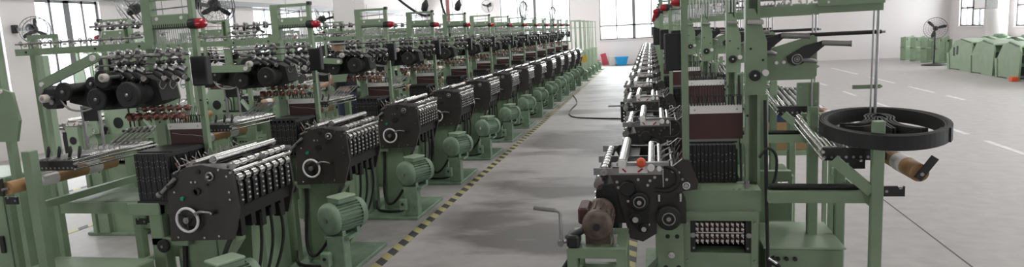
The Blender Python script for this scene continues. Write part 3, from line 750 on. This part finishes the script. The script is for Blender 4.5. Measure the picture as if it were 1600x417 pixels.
for k in range(1, 15):
    o = put(R0, .02+dxr[k]-.008*k, 3.44+PITCH*k, PI, lab(k, 'row right of the aisle'), 'looms in the row right of the aisle')
    if k == 1:
        q = mb('brown').cyl((-.16,-.06,1.258),(-.345,-.06,1.258),.022,n=14); q.m('white').cyl((-.345,-.06,1.258),(-.352,-.06,1.258),.012,n=10); q.m('steel').cyl((-.14,-.06,1.258),(-.36,-.06,1.258),.008,n=8).box(-.37,-.362,-.07,.34,1.25,1.27); q.build('brush_roller', o)
    if k == 2:
        q = mb('black').cyl((.20,.45,.96),(.30,.45,.96),.018,n=10).bbox(.285,.32,.43,.47,.84,1.02,.005)
        q.m('steel').cyl((.30,.47,.99),(.30,.52,.99),.012,n=8).cyl((.30,.52,.99),(.42,.52,.99),.007,n=8); q.build('hand_crank', o)
for c in list(R1.children):     # this row still has its pale green side frames, without belts
    if c.name.split('.')[0] in ('timing_belt','drive_pulley','pulley_hub','cable_loop','spring_pin'): bpy.data.objects.remove(c)
    elif c.name.split('.')[0] in ('side_plate','head_housing'): c.data.materials[0] = M['palegreen']
b = mb('palegreen').prism([(-.42,.84),(-.10,.84),(-.10,1.12),(-.16,1.20),(-.42,1.20)], .40, .43); b.m('black').cyl((-.24,.43,1.03),(-.24,.436,1.03),.05,n=16).cyl((-.36,.43,.92),(-.36,.436,.92),.02,n=10); b.build('frame_plate', R1)
b = mb('palegreen').box(.04,.16,.565,.60,.70,1.02); b.m('black').cyl((.10,.60,.90),(.10,.606,.90),.035,n=14); b.build('frame_plate', R1)
index_children()
R1.location = (-5.0, 5.60, 0); R1.rotation_euler = (0,0,PI)
for k in range(1, 14):
    if k == 2: continue
    put(R1, -5.0, 5.60+PITCH*k, PI, lab(k, 'row backing onto the left row'), 'looms standing back to back with the left row')
for k in range(0, 11):
    put(A, -7.5, 3.08+PITCH*(k+4), 0, lab(k, 'far row before the left windows'), 'looms in the far left row')

# unfinished frames at the end of the left row
def bare_frame(x, y, label):
    t = thing('bare_loom_frame', label, 'loom frame', (x, y, 0), 0, 'bare frames closing the left row')
    mb('castgreen').bbox(-.36,.36,-.2,.45,0,.03,.006).build('base_plate', t)
    b = mb('palegreen').prism([(-.15,.03),(.10,.03),(.12,.9),(-.15,.9)],.0,.12).prism([(-.15,.03),(.10,.03),(.12,.9),(-.15,.9)],.36,.46).box(-.12,.08,.12,.36,.5,.62); b.build('pedestal', t)
    for px in (-.11,-.40,.08): mb('palegreen').box(px-.02,px+.02,.32,.36,.9 if px != -.40 else .0,1.95).build('post', t)
    mb('palegreen').box(-.42,.10,.325,.355,1.93,1.955).box(-.42,.10,.325,.355,1.70,1.72).build('crossbar', t)
    mb('castgreen').lathe((.20,-.05,.25),(0,1,0),[(0,.03),(.0,.09),(.2,.09),(.2,.03)],18).box(.12,.28,-.03,.13,.03,.17).build('motor', t)
    return t
for k in range(5):
    bare_frame(-2.42, 3.08+PITCH*(13+k)+.3, 'pale green bare loom frame without head, %s of five at the left row end' % ['nearest','second','third','fourth','farthest'][k])
tg = tag(mb('sign').box(-2.30,-2.10,21.55,21.57,.62,.82).build('hanging_tag'), 'yellow square tag hanging on the last loom frames of the left row', 'tag')

# ------------------------------------------------------------------ motor stand with crank beside the nearest right loom
t = thing('motor_stand', 'low green motor bench with crank handle and brown motor beside nearest right loom', 'motor stand', (-.245, 2.72, 0))
for x, y in ((-.095,-.12),(-.095,.13),(.10,-.12),(.10,.13)):
    mb('green').box(x-.020,x+.020,y-.02,y+.02,0,.745).build('leg', t)
b = mb('green').box(-.115,.12,-.14,.15,.745,.785); b.m('steel').cyl((.075,-.10,.785),(.075,-.10,.83),.008,n=8).lathe((.075,-.10,.785),(0,0,1),[(0,.014),(.01,.014)],6).lathe((.075,-.10,.825),(0,0,1),[(0,.012),(.012,.012)],6); b.build('bench_top', t)
mb('green').box(-.095,.10,-.13,-.10,.60,.63).box(-.095,.10,.12,.15,.60,.63).box(-.11,-.08,-.12,.13,.60,.63).build('leg_rail', t)
b = mb('rust').lathe((.005,-.12,.868),(0,1,0),[(0,.015),(.002,.045),(.012,.060),(.05,.062),(.055,.056),(.19,.056),(.195,.062),(.24,.060),(.245,.03)],26)
for i in range(14):
    a = 2*PI*i/14; b.bar((.005+.058*math.cos(a),-.06,.868+.058*math.sin(a)),(.005+.058*math.cos(a),.07,.868+.058*math.sin(a)),.005,.012,(math.cos(a),0,math.sin(a)))
b.m('black').cyl((.005,-.12,.868),(.005,-.13,.868),.014,n=12); b.m('rust').box(-.045,.055,-.08,.08,.785,.82); b.build('motor', t)
b = mb('maroon').bbox(-.075,-.03,-.06,.08,.86,.93,.008); b.build('terminal_box', t)
b = mb('black').bbox(-.115,-.065,-.14,-.04,.785,.835,.008).cyl((-.12,-.10,.812),(-.05,-.10,.85),.014,n=10); b.build('crank_bearing', t)
b = mb('steel').cyl((-.145,-.15,.812),(-.08,-.10,.812),.009,n=8).tube([(-.135,-.15,.805),(-.135,-.15,.93),(-.14,-.15,.94),(-.15,-.15,.943),(-.235,-.15,.955)],.006,8).lathe((-.135,-.165,.812),(0,1,0),[(0,.013),(.03,.013)],8).cyl((-.155,-.15,.945),(-.24,-.15,.955),.009,n=8); b.build('crank_handle', t)
b = mb('rubber').tube(smooth_path([(-.085,-.03,.76),(-.12,-.02,.70),(-.17,-.04,.62),(-.185,-.06,.55),(-.16,-.08,.515),(-.11,-.05,.53),(-.10,0,.6),(-.09,.02,.70),(-.07,.04,.745)],6),.010,8); b.build('supply_hose', t)

# ------------------------------------------------------------------ coil of black belt round the stand post
def belt_coil():
    b = mb('rubber')
    def ribbon(pts, h, th, tilt):
        N = len(pts); vs = []
        for i, (x, y) in enumerate(pts):
            a = pts[max(i-1,0)]; c = pts[min(i+1,N-1)]
            dx, dy = c[0]-a[0], c[1]-a[1]; l = math.hypot(dx, dy) or 1; nx, ny = -dy/l*th/2, dx/l*th/2
            z = tilt*y
            vs += [(x+nx,y+ny,z),(x-nx,y-ny,z),(x-nx*.8,y-ny*.8,z+h),(x+nx*.8,y+ny*.8,z+h)]
        fs = []
        for i in range(N-1):
            for k in range(4): fs.append((4*i+k,4*i+(k+1)%4,4*i+4+(k+1)%4,4*i+4+k))
        fs += [(3,2,1,0),(4*N-4,4*N-3,4*N-2,4*N-1)]
        b.add(vs, fs)
    pts = []
    turns = 5.0; n = 300
    for i in range(n+1):
        a = 2*PI*turns*i/n - .6; r = .238-.032*i/n
        wob = 1+.012*math.sin(3*a+.5*i/n*9)
        pts.append((r*math.cos(a)*wob, r*math.sin(a)*wob))
    ribbon(pts, .056, .0066, .115)
    inner = [(-.20,-.02),(-.15,-.03),(-.10,.0),(-.06,.06),(-.05,.12),(-.01,.165),(.03,.15),(.045,.09),(.025,.03),(.03,-.05),(.07,-.11),(.12,-.14)]
    for off in (0,.012,.024):
        sp = smooth_path([(.84*x+off,.84*y*(1-off*2),0) for x, y in inner], 8); ribbon([(p.x,p.y) for p in sp], .052, .009, .115)
    inner2 = [(-.185,-.06),(-.13,-.075),(-.075,-.05),(-.035,.01),(-.02,.07),(0,.11),(.012,.06),(-.005,-.02),(.0,-.12)]
    for off in (0,.012):
        sp = smooth_path([(.84*x+off,.84*y,0) for x, y in inner2], 8); ribbon([(p.x,p.y) for p in sp], .050, .009, .115)
    o = b.build('belt_coil', None, (.900, 2.945, 1.168))
    return tag(o, 'thick coil of flat black rubber belting looped round green post on roller table', 'belt coil')
belt_coil()

# loose box, crates behind the nearest right loom, seen through its creel
def open_crate(name, label, cat, m, x0, x1, y0, y1, z0, z1, slots=False):
    b = mb(m); t = .012
    b.box(x0,x1,y0,y1,z0,z0+t).box(x0,x0+t,y0,y1,z0+t,z1).box(x1-t,x1,y0,y1,z0+t,z1).box(x0+t,x1-t,y0,y0+t,z0+t,z1).box(x0+t,x1-t,y1-t,y1,z0+t,z1)
    b.box(x0-.01,x1+.01,y0-.01,y0+t,z1-.02,z1).box(x0-.01,x1+.01,y1-t,y1+.01,z1-.02,z1)
    return tag(b.build(name), label, cat)
def carton(name, label, m, x0, x1, y0, y1, z0, z1, rot=None):
    b = mb(m).bbox(x0,x1,y0,y1,z0,z1,.004); b.m('cream').box((x0+x1)/2-.025,(x0+x1)/2+.025,y0-.001,y1+.001,z1,z1+.0015)
    o = b.build(name); return tag(o, label, 'box')
t = thing('side_bench', 'small green bench under the crates behind the nearest right creel', 'bench', (1.02,5.35,0))
mb('green').box(-.28,.28,-.2,.2,.66,.69).build('bench_top', t)
for x in (-.26,.26):
    for y in (-.18,.18): mb('green').box(x-.015,x+.015,y-.015,y+.015,0,.66).build('leg', t)
carton('cardboard_box', 'brown cardboard box on small green bench behind the nearest right creel', 'tancard', .80,1.16,5.2,5.5,.69,.90)
open_crate('plastic_crate', 'navy plastic crate stacked on brown cardboard box right of the looms', 'crate', 'navyplas', .78,1.18,5.2,5.5,.902,1.01)

# left foreground cabinet
t = thing('control_cabinet', 'dark green steel cabinet cut off by the left edge below the wooden roller', 'cabinet', (-4.25,3.55,0))
b = mb('green').bbox(-.38,.30,-.22,.18,.05,.93,.01); b.box(-.35,.27,-.2,.16,0,.05); b.build('body', t)
b = mb('green').bbox(-.36,.28,-.232,-.221,.08,.90,.004); b.build('door', t)
mb('black').bbox(.22,.25,-.25,-.232,.45,.56,.004).build('door_handle', t)

# ------------------------------------------------------------------ far wall clutter
carton('red_carton', 'low red carton on the floor against the far wall', 'redbox', -2.82,-2.40,30.3,30.65,0,.24)
o = carton('red_carton', 'tall red carton leaning against the far wall beside low red carton', 'redbox', -.12,.12,-.08,.08,0,.52); o.location = (-2.15,30.5,0.02); o.rotation_euler = (0,-.22,0)
carton('white_carton', 'off-white carton between the leaning red carton and blue bin', 'cream', -1.98,-1.72,30.35,30.65,0,.40)
b = mb('blue'); 
b.add([(-1.62,30.0,.02),(-1.22,30.0,.02),(-1.22,30.3,.02),(-1.62,30.3,.02),(-1.70,29.95,.36),(-1.14,29.95,.36),(-1.14,30.35,.36),(-1.70,30.35,.36)],[(3,2,1,0),(0,1,5,4),(1,2,6,5),(2,3,7,6),(3,0,4,7)])
b.add([(-1.60,30.01,.03),(-1.24,30.01,.03),(-1.24,30.29,.03),(-1.60,30.29,.03),(-1.68,29.97,.36),(-1.16,29.97,.36),(-1.16,30.33,.36),(-1.68,30.33,.36)],[(0,1,2,3),(4,5,1,0),(5,6,2,1),(6,7,3,2),(7,4,0,3)])
b.box(-1.72,-1.12,29.93,29.96,.33,.37).box(-1.72,-1.12,30.34,30.37,.33,.37).box(-1.72,-1.69,29.93,30.37,.33,.37).box(-1.15,-1.12,29.93,30.37,.33,.37).box(-1.60,-1.24,30.02,30.28,0,.02)
tag(b.build('plastic_bin'), 'bright blue plastic bin on the floor by the far wall', 'bin')

# ------------------------------------------------------------------ stored machine frames by the right wall
def casting(x, y, rz, label):
    t = thing('machine_side_frame', label, 'machine frame', (x,y,0), rz, 'machine side frames standing by the right wall')
    b = mb('green').box(-.30,.30,-.06,.06,.0,.05).box(-.16,.10,-.012,.012,.05,.70).prism([(-.28,.05),(-.16,.05),(-.14,.80),(-.24,.82),(-.29,.74)],-.03,.03).prism([(.10,.05),(.28,.05),(.29,.70),(.22,.84),(.08,.80)],-.03,.03)
    b.box(-.18,.12,-.025,.025,.30,.40).box(-.18,.12,-.025,.025,.68,.80).box(-.30,-.26,-.10,.10,0,.80).box(.26,.30,-.10,.10,0,.74); b.build('casting', t)
    b = mb('black').cyl((-.20,-.031,.73),(-.20,-.05,.73),.05,n=14).cyl((.2,-.031,.70),(.2,-.045,.70),.035,n=14).cyl((.18,-.031,.3),(.18,-.04,.3),.02,n=10).cyl((-.2,-.031,.2),(-.2,-.04,.2),.02,n=10); b.build('bearing_cap', t)
    mb('steel').cyl((-.45,0,.46),(.36,0,.46),.016,n=8).build('shaft', t)
    return t
NM = ['nearest','second','third','fourth','fifth','sixth','seventh','farthest']
for i, (x, y, r) in enumerate(((8.75,26.2,.2),(8.8,25.4,.15),(8.85,24.6,.2),(8.95,23.85,.15))):
    casting(x, y, r+PI/7, 'pale green upright machine frame behind the fan, %s of four from the left' % ['first','second','third','last'][i])
def hood(x, y, rz, label, m='green', s=1.0, slots=False):
    t = thing('machine_pedestal', label, 'machine pedestal', (x,y,0), rz, 'green machine pedestals lying by the right wall')
    b = mb(m).prism([(-.55*s,.02),(.20*s,.02),(.20*s,.845),(.10*s,.86),(-.30*s,.80),(-.62*s,.40)],-.24,.24)
    b.build('body', t)
    b = mb('green')
    for q0, q1 in ((-.33,-.29),(.29,.33)): b.prism([(.14*s,.0),(.66*s,.0),(.70*s,.66),(.64*s,.78),(.14*s,.87)],q0,q1)
    b.prism([(.14*s,.835),(.65*s,.745),(.64*s,.78),(.14*s,.87)],-.33,.33)
    b.prism([(-.58*s,.0),(-.50*s,.0),(-.54*s,.45),(-.66*s,.45)],-.26,.26); b.build('flange', t)
    b = mb('black')
    if slots: b.box(-.36*s,-.28*s,-.246,-.24,.38,.62).box(-.20*s,-.12*s,-.246,-.24,.42,.66)
    b.cyl((.22*s,0,.45),(.20*s,0,.45),.10,n=18).box(.20*s,.215*s,-.12,.12,.08,.28); b.build('opening_cover', t)
    return t
for i, (x, y, r) in enumerate(((8.25,16.2,-1.50),(8.3,17.75,-1.58),(8.4,19.3,-1.52),(8.5,20.85,-1.45))):
    hood(x, y, r, 'green hooded machine pedestal beside the right wall, %s to the camera' % ['nearest','second nearest','third nearest','fourth nearest'][i], 'green', 1.0, i == 3)
for i in range(5):
    t = hood(9.55, 15.6+1.5*i, 1.571, 'dark green pedestal in the back line along the right wall, %s to the camera' % ['nearest','second nearest','third nearest','fourth nearest','fifth nearest','sixth nearest'][i])
    q = mb('castgreen').lathe((0,0,.83),(1,0,0),[(-.2,.03),(-.2,.10),(.2,.10),(.2,.03)],16).box(-.1,.1,-.12,.12,.78,.86); q.build('gearbox', t)
b = mb('amber').bbox(-.07,.07,-.08,.08,0,.09,.01).bbox(-.05,.05,-.06,.06,.09,.105,.004)
tag(b.build('orange_block', None, (7.86,17.05,0)), 'small orange block on floor between green pedestals by the right wall', 'block')

# pedestal fan
def fan_head(parent, c, d, R, blades=3, nring=6, nspoke=36, spin=.3):
    d = Vector(d).normalized(); c = Vector(c); a = d.orthogonal().normalized(); bb = d.cross(a)
    g = mb('grille')
    for off, rr in ((-.05,1.0),(.05,1.0)):
        g.torus(c+d*off, d, R, .006, 36, 6)
    for k in range(1, nring):
        r = R*k/nring; off = .05+.05*(1-(k/nring)**2)
        for s in (-1, 1): g.torus(c+d*off*s, d, r, .0022, 28, 4)
    for i in range(nspoke):
        t = 2*PI*i/nspoke; u = a*math.cos(t)+bb*math.sin(t)
        for s in (-1, 1): g.tube([c+u*R*.12+d*.1*s, c+u*R*.6+d*.083*s, c+u*R+d*.05*s], .0018, 4)
    g.build('guard', parent)
    m_ = mb('black').lathe(c-d*.02, d, [(-.16,.03),(-.15,.07),(-.03,.075),(-.02,.05),(.03,.045),(.045,.02)], 18); m_.build('motor_hub', parent)
    for k in range(blades):
        t = spin+2*PI*k/blades; bl = mb('black')
        pts = []
        for r, w, tw in ((.12,.05,.6),(.35,.10,.5),(.7,.12,.38),(.92,.07,.3)):
            u = a*math.cos(t)+bb*math.sin(t); v = -a*math.sin(t)+bb*math.cos(t)
            e = v*math.cos(tw)+d*math.sin(tw)
            pts.append((c+u*R*r-e*R*w*1.3, c+u*R*r+e*R*w*1.3))
        vs = []; fs = []
        for s in (-.002, .002):
            for p, q in pts: vs += [p+d*s, q+d*s]
        for i in range(3):
            fs += [(2*i,2*i+1,2*i+3,2*i+2),(8+2*i+2,8+2*i+3,8+2*i+1,8+2*i),(2*i,2*i+2,8+2*i+2,8+2*i),(2*i+1,8+2*i+1,8+2*i+3,2*i+3)]
        fs += [(0,8,9,1),(6,7,15,14)]
        bl.add(vs, fs); bl.build('blade', parent)
t = thing('pedestal_fan', 'black standing industrial fan in front of green machine frames', 'fan', (8.40,23.0,0))
b = mb('black').lathe((0,0,0),(0,0,1),[(0,.34),(.02,.34),(.035,.30),(.05,.08),(.07,.03)],28); b.build('base', t)
mb('black').cyl((0,0,.05),(0,0,1.0),.022,n=10).cyl((0,0,.5),(0,0,.62),.03,n=10).build('pole', t)
fan_head(t, (-.02,-.08,1.13), (-.35,-1,.08), .32, 3, 5, 26, .5)
# wall fans
def wall_fan(x, y, z, d, R, label, arm):
    t = thing('wall_fan', label, 'fan', (x,y,z), 0, 'black wall fans high on walls and columns')
    b = mb('black').bar((arm[0],arm[1],arm[2]),(0,0,-.02),.04,.05).bbox(arm[0]-.04,arm[0]+.04,arm[1]-.04,arm[1]+.04,arm[2]-.07,arm[2]+.07,.008); b.build('wall_bracket', t)
    fan_head(t, Vector(d).normalized()*.14, d, R, 3, 3, 18, .9)
    return t
wall_fan(-6.85,8.05,2.26,(-.6,-.5,-.5),.22,'black wire guard fan tilted down from the left side of white column',(.22,.05,.03))
wall_fan(-5.70,8.05,2.22,(.75,-.6,-.2),.22,'black wire guard fan on the right side of white column above red lamp',(-.27,.05,.03))
wall_fan(-10.15,9.45,2.14,(.9,-.3,-.3),.22,'black wall fan on the pier at the far left window',(-.32,0,0))
wall_fan(-10.15,15.98,2.12,(.9,-.3,-.3),.22,'small black wall fan on the pier between left windows, farther back',(-.32,0,0))
wall_fan(-6.85,13.35,2.16,(-.9,-.3,-.3),.25,'black wall fan on the left face of the farther white column',(.22,.1,.03))
wall_fan(-7.4,30.45,2.95,(-.2,-1,-.3),.28,'black wall fan high on the far wall between windows',(0,.33,.03))
# grey box on right column
t = thing('wall_box', 'grey metal electrical box fixed to white column by right windows', 'electrical box', (XR-1.08,22.35,2.05))
mb('steel').bbox(-.16,.15,-.40,.36,-.42,.6,.01).build('enclosure', t); mb('white').bbox(-.172,-.16,-.34,.30,-.38,.56,.004).build('door', t)
b = mb('white').lathe((9.75,18.9,.87),(0,0,1),[(0,.07),(.10,.075),(.20,.055),(.28,.02),(.31,.012)],16); tag(b.build('white_bottle'), 'white pointed plastic bottle on stored green pedestal below right column', 'bottle')

# ------------------------------------------------------------------ cables and pipes overhead
def hang(name, pts, r, m, label, cat, sub=6):
    return tag(mb(m).tube(smooth_path(pts, sub), r, 8).build(name), label, cat)
hang('hanging_cable', [(-3.75,8.6,ZC),(-3.7,8.6,3.0),(-3.45,8.55,2.35),(-3.05,8.6,1.97),(-2.85,8.65,1.955)], .016, 'rubber', 'black cable sloping from ceiling to the top of third left loom', 'cable')
hang('hanging_cable', [(-3.0,9.3,ZC),(-2.98,9.3,3.0),(-2.95,9.3,2.2),(-2.90,9.3,1.96),(-2.86,9.3,1.75),(-2.85,9.3,1.62)], .016, 'rubber', 'black cable dropping straight behind fourth left loom top bar', 'cable')
tag(mb('pipe').cyl((-4.3,14.0,1.9),(-4.3,14.0,ZC),.045,n=14).build('red_pipe'), 'pinkish red vertical pipe dropping from ceiling behind the left looms', 'pipe')
for i, (x, y, l) in enumerate(((-3.0,15.8,'curled grey cable hanging above the left looms, nearer of the two'),(-3.0,20.5,'curled grey cable hanging above the left looms, farther of the two'))):
    b = mb('grille').tube([(x,y,ZC),(x,y,2.3)], .012, 6)
    b.tube([(x+.10*math.cos(q)*(.7+.3*math.sin(q*.3)), y+.05*math.sin(2*q), 2.15+.22*math.sin(q)) for q in [2*PI*3*j/60 for j in range(61)]], .010, 6)
    b.tube([(x,y,2.3),(x,y,1.95),(x+.05,y,1.93)], .010, 6)
    tag(b.build('curled_cable'), l, 'cable')
for i, (px, yy) in enumerate(((-3.25,9.4),(-2.9,9.9))):
    b = mb('rubber').lathe((px,yy,2.02),(.3,0,1),[(0,.02),(.02,.045),(.10,.05),(.14,.03),(.17,.015)],14).tube([(px+.05,yy,2.18),(px+.08,yy,2.8),(px+.08,yy,ZC)], .010, 6)
    tag(b.build('hanging_connector'), ['black plug connector hanging on cord above the third left loom','black plug connector hanging on cord beside the red pipe'][i], 'connector')
tag(mb('rubber').tube([(x,y,.011) for x,y in [(p.x,p.y) for p in smooth_path([(-2.05,17.0,0),(-1.75,15.2,0),(-1.72,13.6,0),(-1.55,12.7,0),(-1.1,12.4,0),(-.55,12.2,0),(-.2,11.6,0)],8)]], .012, 8).build('floor_cable'), 'black cable lying across the aisle floor between the two loom rows', 'cable')

# ------------------------------------------------------------------ worker
def skin_mesh(name, V, E, m, parent=None, sub=2, root=0):
    me = bpy.data.meshes.new(name); me.from_pydata([v[:3] for v in V], E, []); me.materials.append(M[m])
    o = bpy.data.objects.new(name, me); COL.objects.link(o)
    if parent: o.parent = parent
    sk = o.modifiers.new('Skin', 'SKIN'); sk.use_smooth_shade = True
    for i, v in enumerate(V):
        d = me.skin_vertices[0].data[i]
        d.radius = (v[3], v[4] if len(v) > 4 else v[3]); d.use_root = (i == root)
    s = o.modifiers.new('Sub', 'SUBSURF'); s.levels = sub; s.render_levels = sub
    return o
def worker():
    t = thing('person', 'person in black polo shirt and navy trousers reaching forward between the looms', 'person', (-4.12, 8.5, 0), PI)
    V = []; E = []
    def v(x, y, z, r, r2=None): V.append((x,y,z,r,r2 or r)); return len(V)-1
    def chain(start, pts):
        p = start; out = []
        for q in pts:
            i = v(*q); E.append((p, i)); p = i; out.append(i)
        return out
    pel = v(0,0,.95,.13,.15)
    sp = chain(pel, [(.01,0,1.10,.115,.145),(.03,0,1.26,.12,.16),(.04,0,1.38,.11,.15),(.045,0,1.46,.06,.07),(.06,0,1.52,.05,.05),(.075,0,1.58,.075,.068),(.08,0,1.65,.098,.078),(.07,0,1.71,.085,.072),(.065,0,1.745,.05,.045)])
    chain(sp[6], [(.165,0,1.625,.022,.024),(.185,0,1.615,.013,.014)])      # nose
    for s in (-1, 1):
        chain(sp[6], [(.065,s*.082,1.63,.022,.012),(.058,s*.094,1.63,.018,.01)])   # ears
    for s in (-1, 1):
        a = chain(sp[2], [(.03,s*.17,1.39,.062),(.03,s*.205,1.34,.055),(.02+(.02 if s < 0 else .05),s*.24,1.13 if s < 0 else 1.15,.043),(.16,s*.22,1.10,.042),(.30,s*.17,1.08,.030),(.345,s*.15,1.075,.027,.036)])
        w = a[-1]
        for k, (dy, l) in enumerate(((-.03,.072),(-.010,.082),(.010,.077),(.028,.060))):
            y0 = s*.15+dy
            chain(w, [(.385,y0,1.072,.011),(.385+l*.55,y0*1.0,1.062,.0095),(.385+l*.95,y0,1.035,.0075)])
        chain(w, [(.36,s*.15-s*.04,1.06,.012),(.39,s*.15-s*.058,1.045,.010),(.412,s*.15-s*.062,1.03,.008)])
    for s in (-1, 1):
        chain(pel, [(.0,s*.095,.88,.095),(.01,s*.10,.50,.062),(-.005,s*.10,.30,.058),(-.02,s*.10,.09,.040),(.03,s*.105,.045,.042),(.12,s*.11,.035,.035)])
    skin_mesh('body', V, E, 'skin', t, 2)
    # shirt
    V = []; E = []
    pel = v(0,0,.90,.165,.185)
    sp = chain(pel, [(.01,0,1.10,.135,.165),(.03,0,1.26,.14,.18),(.04,0,1.38,.13,.17),(.045,0,1.455,.082,.09),(.055,0,1.485,.066,.066)])
    for s in (-1, 1):
        chain(sp[2], [(.03,s*.17,1.395,.078),(.03,s*.21,1.34,.072),(.028+(.01 if s < 0 else .02),s*.232,1.20,.063)])
    skin_mesh('polo_shirt', V, E, 'shirt', t, 2)
    V = []; E = []
    pel = v(0,0,.97,.15,.172)
    chain(pel, [(.005,0,1.06,.135,.16)])
    for s in (-1, 1):
        chain(pel, [(.0,s*.095,.86,.112),(.01,s*.10,.50,.08),(-.005,s*.10,.30,.076),(-.02,s*.10,.09,.066)])
    skin_mesh('trousers', V, E, 'jeans', t, 2)
    for s in (-1, 1):
        b = mb('black').prism([(-.09,0),(.17,0),(.20,.02),(.18,.06),(.06,.09),(.0,.12),(-.08,.12),(-.10,.04)], s*.105-.045, s*.105+.045); b.build('shoe', t)
    # hair cap: upper half shell
    b = mb('hair'); vs = []; fs = []; n = 20; k = 8
    for j in range(k+1):
        for i in range(n):
            th = 2*PI*i/n; front = max(0, math.cos(th)); lim = PI*.62-.55*front
            ph = lim*j/k; rx, ry, rz = .128, .100, .125
            vs.append((.062+rx*math.sin(ph)*math.cos(th)*(1-.06*front), ry*math.sin(ph)*math.sin(th), 1.650+rz*math.cos(ph)))
    for j in range(k):
        for i in range(n): fs.append((j*n+i,(j+1)*n+i,(j+1)*n+(i+1)%n,j*n+(i+1)%n))
    fs.append(tuple(k*n+i for i in range(n)))
    b.add(vs, fs, True); b.build('hair', t)
    for s in (-1, 1):
        mb('eye').ball((.158,s*.032,1.652),.010).build('eye', t)
    mb('lips').lathe((.163,-.022,1.568),(0,1,0),[(0,.003),(.022,.009),(.044,.003)],8).build('mouth', t)
    for s in (1,):
        mb('steel').torus((.292,s*.172,1.08),(1,-s*.35,-.12),.033,.009,18,6).build('wristwatch', t)
worker()

# ------------------------------------------------------------------ light: overcast sky through the windows, plus unseen ceiling lights added as fill
w = bpy.data.worlds.new('overcast_sky'); SC.world = w; w.use_nodes = True
bg = w.node_tree.nodes['Background']; bg.inputs[0].default_value = (.96, .98, 1, 1); bg.inputs[1].default_value = 2.2
def area(name, loc, direction, sx, sy, power, col=(1,1,1)):
    l = bpy.data.lights.new(name, 'AREA'); l.shape = 'RECTANGLE'; l.size = sx; l.size_y = sy; l.energy = power; l.color = col
    o = bpy.data.objects.new(name, l); COL.objects.link(o); o.location = loc
    o.rotation_euler = Vector(direction).to_track_quat('-Z', 'Y').to_euler(); return o
for axis, p, s, c, wd, z0, z1 in AREAS:
    P = 26*wd*(z1-z0)
    if axis == 'x': area('window_daylight', (p, c, (z0+z1)/2), (-s,0,0), wd, z1-z0, P, (.97,.985,1))
    else: area('window_daylight', (c, p, (z0+z1)/2), (0,-s,0), wd, z1-z0, P, (.97,.985,1))
for y in (3,9,15,21,27):  # area lights above the view, added to fill the hall
    for x in (-7.5,-2.6,2.5,7.5):
        if x > 3 and y > 26: continue
        area('ceiling_fill', (x, y, ZC-.06), (0,0,-1), .3, 2.4, CEIL_W, (1,.985,.96))

# ------------------------------------------------------------------ camera
f = 1050.0; vp = (1022.0, 40.0); slope = -.052; H = 1.65; pp = (800.0, 208.5)
a = Vector((vp[0]-pp[0], -(vp[1]-pp[1]), -f)).normalized()
p2 = Vector((vp[0]+1000-pp[0], -(vp[1]+1000*slope-pp[1]), -f))
up = p2.cross(a).normalized()
if up.y < 0: up = -up
xr = a.cross(up)
Rm = Matrix((xr, a, up))     # rows: world axes expressed in camera space
cam = bpy.data.cameras.new('camera'); cam.sensor_fit = 'HORIZONTAL'; cam.sensor_width = 36; cam.lens = f/1600*36; cam.clip_end = 200; cam.clip_start = .05
co = bpy.data.objects.new('camera', cam); COL.objects.link(co)
co.matrix_world = Matrix.Translation((0,0,H)) @ Rm.to_4x4()
SC.camera = co
SC.view_settings.view_transform = 'Standard'; SC.view_settings.look = 'None'; SC.view_settings.exposure = EXPO; SC.view_settings.gamma = 1; SC.view_settings.use_curve_mapping = False
SC.cycles.use_denoising = True
SC.cycles.max_bounces = 8
